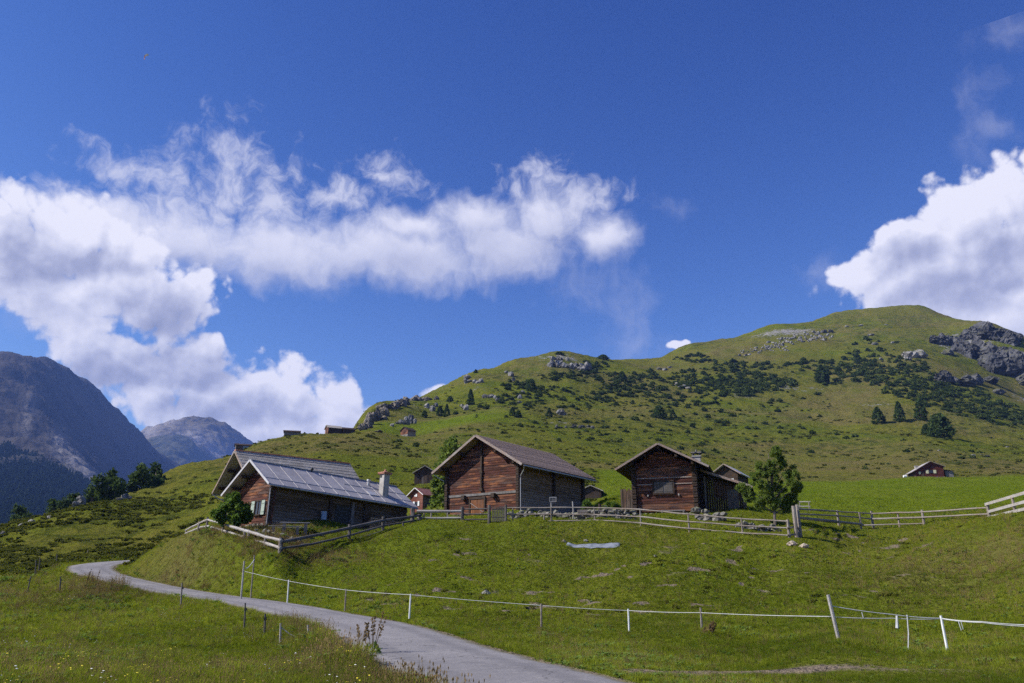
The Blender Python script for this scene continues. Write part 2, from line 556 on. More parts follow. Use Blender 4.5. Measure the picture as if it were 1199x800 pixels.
def zones(x, y):
    r = np.hypot(x, y)
    q = x / np.maximum(y, 1.0)
    n = fbm(x * 0.02, y * 0.02, 3)
    front = y > 2
    lush = sstep(76, 84, y + 2 * n) * (1 - sstep(205, 216, y + 8 * n)) * sstep(0.09, 0.13, q + 0.02 * n) * 0.95
    lush = np.maximum(lush, sstep(60, 66, y) * (1 - sstep(100, 120, y)) * sstep(-0.42, -0.36, q) * 0.55)
    # mown strip up on the left shoulder
    ys = 318 + (q + 0.2) * 330
    strip = (1 - sstep(16, 34, np.abs(y - ys))) * sstep(-0.2, -0.16, q) * (1 - sstep(-0.06, 0.05, q)) * sstep(280, 300, y)
    lush = np.maximum(lush, strip * 0.9)
    lush = np.where(front, lush, 0.3)
    lush = np.maximum(lush, 0.55 * (1 - sstep(60, 75, r)) * (1 - 0.5 * sstep(-0.1, 0.25, fbm(x * 0.08, y * 0.08, 3))))
    dry = 0.5 * sstep(-0.15, 0.35, fbm(x * 0.012 + 5, y * 0.012, 4)) * sstep(150, 240, r)
    dry = np.maximum(dry, 0.9 * blob(x, y, -25, 60, 9, 6))      # tall brown grass on the bank by the bend
    dry = np.maximum(dry, 0.8 * blob(x, y, 26, 43, 7, 10))
    dry = np.maximum(dry, 0.7 * blob(x, y, 9, 16, 7, 3))
    heath = 0.9 * sstep(150, 300, r) * sstep(-0.2, 0.2, fbm(x * 0.009 + 21, y * 0.009, 4))
    heath = np.maximum(heath, 0.8 * sstep(95, 112, r) * (q < -0.22))
    heath = np.maximum(heath, 0.35)
    heath = heath * (1 - 0.9 * lush)
    dirt = 0.9 * blob(x, y, 4.0, 16.6, 2.6, 1.3, 0.3) + 0.42 * blob(x, y, 7.5, 15.6, 3.5, 1.3)
    dirt = np.maximum(dirt, .95 * sstep(.30, .42, fbm(x * .42 + 3, y * .85 + 11, 3)) * pasture(x, y))
    dirt = np.maximum(dirt, .8 * terrace(x, y, -1.42 + _rbf(x, y) * r)[1] * pasture(x, y))
    d, _ = road_dist(x, y)
    dirt = np.maximum(dirt, 0.62 * (1 - sstep(ROAD_HALF, ROAD_HALF + 0.55, d)))
    dirt = np.maximum(dirt, 0.36 * sstep(0.1, 0.4, fbm(x * 0.35 + 7, y * 0.35, 3)) * sstep(36, 44, y) * (y < 63) * (q > -0.1) * (q < 0.25))
    rock = np.zeros_like(x)
    for px, py, Y, w, dY, s in ((920, 402, 815, 62, 34, .80), (655, 425, 610, 45, 22, .7), (870, 470, 520, 40, 20, .5), (930, 462, 545, 60, 14, .55),
                                (1020, 480, 480, 70, 10, .5), (660, 498, 360, 45, 8, .6), (560, 465, 470, 40, 25, .45), (1130, 410, 730, 60, 45, .75),
                                (480, 480, 440, 60, 40, .42), (985, 370, 935, 24, 14, .6), (1195, 455, 600, 22, 30, .6), (640, 480, 400, 40, 20, .35)):
        rock = np.maximum(rock, s * pblob(x, y, px, py, Y, w, dY))
    rock = np.maximum(rock, 0.10 * sstep(320, 500, r))
    rock = rock * front
    return dict(lush=lush, dry=dry, heath=heath, dirt=dirt, rock=rock)


def build_ground():
    fine = np.linspace(R(-37), R(37), 640)
    left = np.linspace(R(-180), R(-37), 60)[:-1]
    right = np.linspace(R(37), R(180), 60)[1:]
    ph = np.concatenate([left, fine, right])
    rr = np.concatenate([[0.02], np.geomspace(1.0, 1500, 760), np.geomspace(1500, 14000, 24)[1:]])
    nph, nr = len(ph), len(rr)
    A, B = np.meshgrid(ph, rr)
    x = (B * np.sin(A)).ravel(); y = (B * np.cos(A)).ravel()
    z = hfun(x, y)
    idx = np.arange(nph * nr).reshape(nr, nph)
    q = np.stack([idx[:-1, :-1], idx[:-1, 1:], idx[1:, 1:], idx[1:, :-1]], -1).reshape(-1, 4)[:, ::-1]
    o = np_mesh('ground', np.stack([x, y, z], -1), q, mat_ground())
    for k, v in zones(x, y).items(): fattr(o, k, v)
    tag(o, 'rolling alpine meadow climbing to a rocky green ridge', 'ground', kind='structure')
    return o


def build_road():
    m, t, out = new_mat('asphalt')
    pos = t.add('ShaderNodeNewGeometry').outputs['Position']
    n1 = t.noise(pos, 0.35, 4, 0.6); n2 = t.noise(pos, 15, 4, 0.85); n3 = t.noise(pos, 3.0, 5, 0.7)
    c = t.mix(t.ss(n1, 0.3, 0.7), (0.245, 0.228, 0.224, 1), (0.325, 0.302, 0.292, 1))
    c = t.mix(t.ss(n2, 0.35, 0.65, 0, 0.55), c, (0.10, 0.098, 0.105, 1))
    c = t.mix(t.ss(n2, 0.60, 0.72, 0, 0.75), c, (0.52, 0.50, 0.49, 1))
    c = t.mix(t.ss(n3, 0.5, 0.75, 0, 0.4), c, (0.36, 0.33, 0.30, 1))
    c = t.mix(t.ss(t.noise(pos, 0.8, 5, 0.7), 0.56, 0.66, 0, 0.45), c, (0.135, 0.13, 0.135, 1))
    e = t.attr('edge')
    uvn = t.attr('lane')
    c = t.mix(t.math('MULTIPLY', t.ss(t.math('ADD', uvn, t.math('MULTIPLY', t.math('SUBTRACT', n3, .5), .2)), 0.22, 0.02), 0.5), c, (0.15, 0.142, 0.145, 1))
    cr = t.ss(t.voro(t.vmath('ADD', pos, t.vmath('SCALE', t.noise(pos, 1.2, 3, 0.6, color=True), None)), 0.5, 'DISTANCE_TO_EDGE'), 0.0, 0.012, 1, 0)
    c = t.mix(t.math('MULTIPLY', cr, 0.65), c, (0.045, 0.043, 0.042, 1))
    c = t.mix(t.ss(t.math('ADD', e, t.math('MULTIPLY', t.math('SUBTRACT', n3, 0.5), 0.5)), 0.78, 0.98), c, (0.17, 0.15, 0.10, 1))
    finish(t, out, c, 0.9, t.bump(t.math('ADD', n2, t.math('MULTIPLY', n3, 0.6)), 0.5, 0.02), 0.15)
    dense = catmull([tuple(p) for p in ROADC], 5)
    nC = 13
    vs = []; ed = []; la = []
    for i, p in enumerate(dense):
        d = dense[min(i + 1, len(dense) - 1)] - dense[max(i - 1, 0)]
        nrm = np.array([d[1], -d[0]]) / max(np.hypot(d[0], d[1]), 1e-6)
        jl = 0.14 * float(fbm(np.array([i * 0.11]), np.array([2.2]), 3)[0]); jr = 0.14 * float(fbm(np.array([i * 0.11]), np.array([9.2]), 3)[0])
        for k in range(nC):
            s = -1 + 2 * k / (nC - 1)
            w = ROAD_HALF + (jr if s > 0 else jl)
            vs.append((p[0] + nrm[0] * s * w, p[1] + nrm[1] * s * w, p[2] + 0.03 * (1 - s * s) - (0.03 if abs(s) == 1 else 0)))
            ed.append(abs(s)); la.append(abs(abs(s) - 0.5))
    idx = np.arange(len(vs)).reshape(-1, nC)
    q = np.stack([idx[:-1, :-1], idx[:-1, 1:], idx[1:, 1:], idx[1:, :-1]], -1).reshape(-1, 4)
    o = np_mesh('road', np.array(vs), q, m)
    fattr(o, 'edge', ed); fattr(o, 'lane', la)
    tag(o, 'narrow grey asphalt lane winding up the meadow', 'road', kind='structure')


build_ground()
build_road()
# ------------------------------------------------------------------ far mountains
class Field:
    def __init__(self, cols, c=0.06, lam=0.002):
        pts = np.array([tuple(P(px, py, Y)) for px, l in cols.items() for Y, py in l])
        self.a, self.l, r = _feat(pts[:, 0], pts[:, 1]); g = pts[:, 2] / r
        self.c2 = c * c
        d2 = (self.a[:, None] - self.a[None]) ** 2 + (self.l[:, None] - self.l[None]) ** 2
        n = len(g); M = np.zeros((n + 1, n + 1)); M[:n, :n] = -np.sqrt(d2 + self.c2) + lam * np.eye(n); M[:n, n] = 1; M[n, :n] = 1
        self.w = np.linalg.solve(M, np.append(g, 0))

    def __call__(self, x, y):
        a, l, r = _feat(x, y); out = np.empty_like(a)
        for i in range(0, len(a), 4000):
            d2 = (a[i:i + 4000, None] - self.a[None]) ** 2 + (l[i:i + 4000, None] - self.l[None]) ** 2
            out[i:i + 4000] = -np.sqrt(d2 + self.c2) @ self.w[:-1] + self.w[-1]
        return out * r


def ridged(x, y, o=5):
    s = 0; a = 1.0
    for i in range(o):
        s = s + a * (0.5 - np.abs(perlin(x + 31.7 * i, y + 11.1 * i)) * 1.6); x = x * 2.07; y = y * 2.07; a *= 0.5
    return s


LEFT = Field({
    -300: [(900, 690), (1500, 620), (2000, 540), (2600, 470), (3000, 440), (3500, 450)],
    -150: [(900, 680), (1500, 600), (2000, 520), (2600, 435), (3000, 402), (3500, 420)],
    0: [(900, 680), (1100, 628), (1300, 605), (1600, 575), (1850, 548), (2200, 512), (2600, 460), (3000, 416), (3300, 425), (4500, 480)],
    30: [(3150, 418), (3500, 432)], 60: [(3350, 425), (3700, 440)],
    85: [(900, 690), (1200, 632), (1600, 590), (1900, 560), (2500, 525), (3000, 484), (3500, 437), (3900, 455)],
    110: [(3650, 454), (4050, 475)],
    130: [(900, 700), (1500, 620), (2000, 584), (2600, 560), (3200, 530), (3800, 476), (4200, 498)],
    150: [(3950, 494), (4300, 515)],
    165: [(1500, 630), (2600, 588), (3400, 560), (4100, 512), (4500, 535)],
    183: [(4250, 531), (4700, 555)],
    210: [(1500, 640), (2600, 605), (3600, 575), (4400, 549), (5000, 585)],
    250: [(1500, 660), (3000, 625), (4500, 600), (6000, 640)],
})
FAR = Field({
    110: [(4600, 590), (5400, 560), (6700, 540), (7600, 560)],
    165: [(4400, 575), (5000, 545), (5400, 520), (5900, 521), (6600, 506), (7500, 530)],
    190: [(6700, 497)], 215: [(6900, 493)], 262: [(7000, 497), (7600, 512)], 230: [(5450, 524)],
    200: [(4400, 572), (4900, 535), (5300, 512), (5700, 517), (6100, 512), (6850, 494.5), (7500, 510)],
    240: [(4600, 575), (5200, 548), (5500, 532), (5900, 530), (7000, 491), (7600, 505)],
    280: [(4800, 585), (5800, 556), (6300, 545), (7000, 507), (7500, 525)],
    320: [(5000, 600), (5800, 580), (7000, 533), (7500, 555)],
    380: [(5800, 620), (7000, 580), (7500, 600)],
})


def mat_mountain(name, forest):
    m, t, out = new_mat(name)
    geo = t.add('ShaderNodeNewGeometry'); pos = geo.outputs['Position']
    sp = t.add('ShaderNodeSeparateXYZ'); t.l.new(geo.outputs['Normal'], sp.inputs[0])
    n1 = t.noise(pos, 0.0022, 6, 0.65); n2 = t.noise(pos, 0.014, 6, 0.7); n3 = t.noise(t.scalev(pos, (1, 1, 0.25)), 0.006, 6, 0.7)
    c = t.mix(t.ss(n3, 0.3, 0.7), (0.026, 0.025, 0.028, 1), (0.062, 0.056, 0.056, 1))
    c = t.mix(t.ss(n2, 0.42, 0.66, 0, 0.5), c, (0.10, 0.086, 0.076, 1))
    grassy = t.math('ADD', t.ss(sp.outputs[2], 0.55, 0.85), t.math('SUBTRACT', n1, 0.5))
    c = t.mix(t.math('MULTIPLY', t.ss(grassy, 0.3, 0.8), 0.40 if forest else 0.8), c, (0.060, 0.047, 0.030, 1) if forest else (0.115, 0.092, 0.045, 1))  # grass tone of the left mountain darkened to stand in for shade
    c = t.mix(t.math('MULTIPLY', t.attr('scree'), t.ss(n2, 0.3, 0.55)), c, (0.27, 0.245, 0.225, 1))
    c = t.mix(t.math('MULTIPLY', t.attr('green'), t.ss(n2, 0.2, 0.5)), c, (0.034, 0.047, 0.016, 1))
    finish(t, out, c, 0.95, t.bump(t.math('ADD', n2, t.math('MULTIPLY', n3, 2.0)), 0.9, 10), 0.05)
    return m


def build_mountain(name, F, px0, px1, r0, r1, amp, mat, label, zmask):
    b0 = math.atan((px0 - 599.5) / FPX); b1 = math.atan((px1 - 599.5) / FPX)
    ph = np.linspace(b0, b1, int((px1 - px0) / 1.6)); rr = np.geomspace(r0, r1, 330)
    A, B = np.meshgrid(ph, rr); x = (B * np.sin(A)).ravel(); y = (B * np.cos(A)).ravel()
    z = F(x, y)
    hi = sstep(60, 350, z)
    # gullies run down the slope (away from the crest, which runs away from the viewer)
    g = ridged(y * 0.0042 + 0.3 * fbm(x * .003, y * .003, 3), x * 0.0016, 5)
    z = z + amp * hi * (g - 0.35) + 0.5 * amp * hi * fbm(x * 0.008, y * 0.008, 5, 0.6)
    idx = np.arange(len(x)).reshape(len(rr), len(ph))
    q = np.stack([idx[:-1, :-1], idx[:-1, 1:], idx[1:, 1:], idx[1:, :-1]], -1).reshape(-1, 4)[:, ::-1]
    o = np_mesh(name, np.stack([x, y, z], -1), q, mat)
    s, gr = zmask(x, y, z)
    fattr(o, 'scree', s); fattr(o, 'green', gr)
    tag(o, label, 'mountain', kind='structure')


def left_zone(x, y, z):
    q = x / y
    s = np.zeros_like(x)
    for px, py, Y, w, dY in ((70, 525, 2350, 12, 260), (85, 540, 2250, 14, 260), (100, 555, 2150, 16, 260), (118, 568, 2100, 18, 260), (38, 465, 2600, 9, 160), (32, 488, 2400, 7, 160)):
        s = np.maximum(s, pblob(x, y, px, py, Y, w, dY) * (.35 if py < 500 else .8))
    gr = sstep(1900, 1650, y + 220 * fbm(x * .004, y * .004, 3)) if False else 1 - sstep(1750, 2100, y + 260 * fbm(x * .004, y * .004, 3))
    return s, gr


def far_zone(x, y, z):
    s = np.zeros_like(x)
    for px, py, Y, w, dY in ((175, 505, 6500, 22, 500), (195, 505, 6700, 16, 400), (225, 525, 6200, 26, 300), (240, 535, 6000, 26, 300)):
        s = np.maximum(s, pblob(x, y, px, py, Y, w, dY))
    return s, 0.5 * np.ones_like(x) * (y < 5600)


build_mountain('mountain', LEFT, -320, 250, 850, 5200, 34, mat_mountain('mountain_rock', True), 'big grey rocky mountain above the dark forested slope', left_zone)
build_mountain('mountain', FAR, 100, 390, 4300, 7800, 50, mat_mountain('far_mountain_rock', False), 'distant bluish summit behind a brown shoulder', far_zone)


def build_haze():
    m, t, out = new_mat('hazy_air')
    v = t.add('ShaderNodeVolumePrincipled')
    v.inputs['Color'].default_value = (0.22, 0.40, 0.98, 1); v.inputs['Density'].default_value = 0.00008; v.inputs['Anisotropy'].default_value = 0.0
    t.l.new(v.outputs[0], out.inputs['Volume'])
    b = MB(); b.box(-9000, 9000, -9000, 9000, -520, 1020)
    o = b.build('haze', m)
    tag(o, 'thin blue mountain haze fading the far peaks', 'haze', kind='stuff')


build_haze()
# ------------------------------------------------------------------ wood, stone and roof materials
def mat_wood(name, dark, mid, warm, grey, warm_amt=0.5, grey_amt=0.3, axis='X', greybelow=None):
    m, t, out = new_mat(name)
    co = t.add('ShaderNodeTexCoord').outputs['Object']
    isl = t.add('ShaderNodeNewGeometry').outputs['Random Per Island']
    st = {'X': (0.25, 3, 3), 'Y': (3, 0.25, 3), 'Z': (3, 3, 0.25)}[axis]
    st2 = {'X': (0.5, 1, 1), 'Y': (1, 0.5, 1), 'Z': (1, 1, 0.5)}[axis]
    sv = t.vmath('SCALE', (7.0, 3.0, 5.0), None); t.l.new(t.math('MULTIPLY', isl, 9.0), sv.node.inputs['Scale'])
    v = t.vmath('ADD', co, sv)
    f1 = t.noise(t.scalev(v, st), 3.0, 6, 0.65)
    f2 = t.noise(t.scalev(v, st2), 1.3, 4, 0.6)
    f3 = t.noise(t.scalev(v, tuple(s * 5 for s in st)), 4, 3, 0.6)
    c = t.mix(t.ss(f1, 0.3, 0.65), dark, mid)
    c = t.mix(t.math('MULTIPLY', t.ss(t.math('ADD', t.math('ADD', f2, t.math('MULTIPLY', t.math('SUBTRACT', f1, 0.5), 0.5)), t.math('MULTIPLY', t.math('SUBTRACT', isl, 0.5), 0.3)), 0.50, 0.68), warm_amt), c, warm)
    gm = t.math('MULTIPLY', t.ss(t.math('ADD', t.noise(t.scalev(v, st2), 0.9, 4, 0.6), t.math('MULTIPLY', t.math('SUBTRACT', isl, 0.5), 0.3)), 0.45, 0.7), grey_amt)
    if greybelow:
        sp = t.add('ShaderNodeSeparateXYZ'); t.l.new(co, sp.inputs[0])
        gm = t.math('MAXIMUM', gm, t.ss(t.math('ADD', sp.outputs[2], t.math('MULTIPLY', t.math('SUBTRACT', f2, 0.5), 2.0)), greybelow + 0.7, greybelow - 0.7, 0, 0.85))
    c = t.mix(gm, c, grey)
    c = t.mix(t.ss(f3, 0.58, 0.72, 0, 0.55), c, tuple(x * 0.35 for x in dark[:3]) + (1,))
    c = t.mix(t.ss(isl, 0.0, 1.0, 0.0, 0.35), c, dark)
    finish(t, out, c, 0.85, t.bump(t.math('ADD', f1, f3), 0.5, 0.03), 0.15)
    return m


def mat_shingle(name, a, b, c3, rowh=0.22, wid=0.16, lichen=(0.3, 0.29, 0.26, 1)):
    m, t, out = new_mat(name)
    co = t.add('ShaderNodeTexCoord').outputs['Object']
    sp = t.add('ShaderNodeSeparateXYZ'); t.l.new(co, sp.inputs[0])
    cm = t.add('ShaderNodeCombineXYZ'); t.l.new(sp.outputs[1], cm.inputs[0]); t.l.new(t.math('MULTIPLY', sp.outputs[2], 1.8), cm.inputs[1])
    br = t.add('ShaderNodeTexBrick')
    t.l.new(cm.outputs[0], br.inputs['Vector'])
    br.inputs['Scale'].default_value = 1.0; br.inputs['Brick Width'].default_value = wid; br.inputs['Row Height'].default_value = rowh
    br.inputs['Mortar Size'].default_value = 0.012; br.inputs['Bias'].default_value = 0.0
    br.inputs['Color1'].default_value = a; br.inputs['Color2'].default_value = b; br.inputs['Mortar'].default_value = tuple(x * 0.35 for x in a[:3]) + (1,)
    br.offset_frequency = 2; br.squash = 1
    n = t.noise(co, 0.9, 5, 0.65); n2 = t.noise(co, 7, 4, 0.7)
    c = t.mix(t.ss(n, 0.4, 0.7, 0, 0.6), br.outputs['Color'], c3)
    c = t.mix(t.ss(n2, 0.55, 0.72, 0, 0.55), c, lichen)
    finish(t, out, c, 0.85, t.bump(t.math('ADD', br.outputs['Fac'], t.math('MULTIPLY', n2, 0.5)), 0.6, -0.02), 0.2)
    return m


def mat_plain(name, c1, c2, scale=3.0, rough=0.8, bump=0.2, spec=0.25, metal=0.0):
    m, t, out = new_mat(name)
    co = t.add('ShaderNodeTexCoord').outputs['Object']
    n = t.noise(co, scale, 6, 0.65)
    c = t.mix(t.ss(n, 0.3, 0.7), c1, c2)
    finish(t, out, c, rough, t.bump(n, bump, 0.03), spec, metal)
    return m


def mat_rock(name, a, b, lichen, scale=1.0, cracks=1.0):
    m, t, out = new_mat(name)
    geo = t.add('ShaderNodeNewGeometry'); pos = geo.outputs['Position']
    sp = t.add('ShaderNodeSeparateXYZ'); t.l.new(geo.outputs['Normal'], sp.inputs[0])
    n1 = t.noise(pos, 0.35 * scale, 6, 0.7); n2 = t.noise(pos, 2.2 * scale, 5, 0.7)
    w = t.vmath('MULTIPLY_ADD', t.noise(pos, 0.5 * scale, 3, 0.6, color=True), (1.5 / scale,) * 3, t.scalev(pos, (1, 1, 0.45)))
    cr = t.voro(w, 0.30 * scale, 'DISTANCE_TO_EDGE')
    c = t.mix(t.ss(n1, 0.3, 0.7), a, b)
    c = t.mix(t.ss(n2, 0.5, 0.75, 0, 0.5), c, tuple(x * 0.45 for x in a[:3]) + (1,))
    c = t.mix(t.math('MULTIPLY', t.ss(cr, 0.07, 0.0), 0.75 * cracks), c, (0.03, 0.03, 0.032, 1))
    top = t.ss(t.math('ADD', sp.outputs[2], t.math('MULTIPLY', t.math('SUBTRACT', n1, 0.5), 1.2)), 0.55, 0.9, 0, 0.9)
    c = t.mix(top, c, lichen)
    h = t.math('ADD', t.math('ADD', n1, t.math('MULTIPLY', n2, 0.4)), t.math('MULTIPLY', t.ss(cr, 0.0, 0.12), 0.8))
    finish(t, out, c, 0.92, t.bump(h, 0.8, 0.6 / scale), 0.15)
    return m


M_RED = mat_wood('sunburnt_logs', (0.036, 0.018, 0.013, 1), (0.128, 0.048, 0.034, 1), (0.42, 0.165, 0.068, 1), (0.20, 0.16, 0.14, 1), 0.72, 0.35, 'X')
M_SIDE = mat_wood('weathered_side_logs', (0.10, 0.068, 0.043, 1), (0.27, 0.175, 0.092, 1), (0.40, 0.23, 0.115, 1), (0.37, 0.305, 0.235, 1), 0.65, 0.35, 'Y', greybelow=1.6)
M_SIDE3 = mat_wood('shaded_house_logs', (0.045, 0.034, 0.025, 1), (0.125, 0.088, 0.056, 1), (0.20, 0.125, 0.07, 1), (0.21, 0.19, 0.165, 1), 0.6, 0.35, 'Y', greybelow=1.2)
M_SIDE2 = mat_wood('brown_side_logs', (0.055, 0.038, 0.027, 1), (0.16, 0.11, 0.075, 1), (0.25, 0.15, 0.08, 1), (0.20, 0.185, 0.165, 1), 0.5, 0.4, 'Y')
M_BOARD = mat_wood('upright_boards', (0.05, 0.036, 0.028, 1), (0.15, 0.10, 0.07, 1), (0.24, 0.12, 0.06, 1), (0.27, 0.25, 0.23, 1), 0.5, 0.5, 'Z')
M_DARK = mat_wood('dark_timber', (0.03, 0.02, 0.015, 1), (0.075, 0.05, 0.036, 1), (0.12, 0.07, 0.04, 1), (0.12, 0.11, 0.10, 1), 0.4, 0.3, 'Y')
M_DOOR = mat_wood('rusty_door_boards', (0.10, 0.042, 0.022, 1), (0.26, 0.105, 0.045, 1), (0.42, 0.19, 0.075, 1), (0.3, 0.26, 0.22, 1), 0.7, 0.2, 'Z')
M_FASC = mat_wood('bleached_fascia', (0.20, 0.155, 0.13, 1), (0.36, 0.29, 0.25, 1), (0.42, 0.25, 0.18, 1), (0.46, 0.44, 0.42, 1), 0.5, 0.5, 'Y')
M_SHUT = mat_wood('grey_shutter_boards', (0.11, 0.10, 0.095, 1), (0.22, 0.205, 0.19, 1), (0.25, 0.2, 0.16, 1), (0.33, 0.32, 0.31, 1), 0.3, 0.5, 'Z')
M_SHUTD = mat_wood('dull_shutter_boards', (0.075, 0.066, 0.06, 1), (0.135, 0.12, 0.11, 1), (0.16, 0.12, 0.09, 1), (0.20, 0.185, 0.175, 1), 0.3, 0.5, 'Z')
M_REDPAINT = mat_wood('faded_red_boards', (0.13, 0.045, 0.03, 1), (0.24, 0.08, 0.055, 1), (0.32, 0.12, 0.075, 1), (0.30, 0.22, 0.18, 1), 0.5, 0.3, 'X')
M_SHINGLE = mat_shingle('brown_shingles', (0.30, 0.21, 0.158, 1), (0.42, 0.30, 0.235, 1), (0.24, 0.172, 0.132, 1), 0.24, 0.17, (0.58, 0.46, 0.37, 1))
M_SLATE = mat_shingle('grey_stone_slabs', (0.35, 0.31, 0.255, 1), (0.50, 0.45, 0.38, 1), (0.25, 0.222, 0.185, 1), 0.33, 0.42, (0.60, 0.56, 0.50, 1))
M_REDROOF = mat_shingle('reddish_tiles', (0.30, 0.12, 0.09, 1), (0.38, 0.17, 0.13, 1), (0.24, 0.10, 0.08, 1), 0.3, 0.25, (0.4, 0.25, 0.2, 1))
M_METAL = mat_plain('dull_sheet_metal', (0.33, 0.30, 0.295, 1), (0.45, 0.41, 0.395, 1), 0.8, 0.6, 0.05, 0.2, 0.0)
M_SEAM = mat_plain('pale_seam_metal', (0.44, 0.425, 0.425, 1), (0.56, 0.545, 0.54, 1), 2, 0.4, 0.05, 0.4, 0.1)
M_SEAM2 = mat_plain('dull_seam_metal', (0.40, 0.375, 0.37, 1), (0.52, 0.49, 0.48, 1), 2, 0.5, 0.05, 0.3, 0.0)
M_ZINC = mat_plain('zinc_pipe', (0.33, 0.33, 0.34, 1), (0.46, 0.46, 0.47, 1), 4, 0.45, 0.05, 0.5, 0.3)
M_PLASTER = mat_plain('stained_chimney_render', (0.30, 0.28, 0.255, 1), (0.46, 0.435, 0.40, 1), 2.2, 0.9, 0.4, 0.1)
M_CLAY = mat_plain('red_clay', (0.34, 0.15, 0.10, 1), (0.46, 0.23, 0.16, 1), 6, 0.85, 0.2)
M_STONE = mat_rock('field_stone', (0.14, 0.132, 0.12, 1), (0.28, 0.26, 0.235, 1), (0.22, 0.22, 0.13, 1), 2.5, 0.4)
M_GLASS = mat_plain('dark_window_glass', (0.02, 0.022, 0.026, 1), (0.04, 0.042, 0.05, 1), 1, 0.12, 0.0, 0.5)
M_GREENSH = mat_plain('pale_green_paint', (0.26, 0.33, 0.27, 1), (0.40, 0.46, 0.39, 1), 5, 0.8, 0.2)
M_WHITE = mat_plain('white_paint', (0.70, 0.70, 0.68, 1), (0.82, 0.82, 0.80, 1), 4, 0.6, 0.1)
M_CREAM = mat_plain('cream_shutter_paint', (0.62, 0.58, 0.36, 1), (0.74, 0.70, 0.46, 1), 3, 0.7, 0.1)
M_BLACK = mat_plain('black_iron_and_openings', (0.02, 0.02, 0.02, 1), (0.04, 0.04, 0.04, 1), 5, 0.6, 0.1)
M_BLUE = mat_plain('blue_plastic', (0.20, 0.30, 0.42, 1), (0.30, 0.40, 0.52, 1), 3, 0.5, 0.05, 0.4)
M_LOGEND = mat_plain('cut_log_ends', (0.34, 0.22, 0.12, 1), (0.55, 0.38, 0.22, 1), 9, 0.9, 0.3)


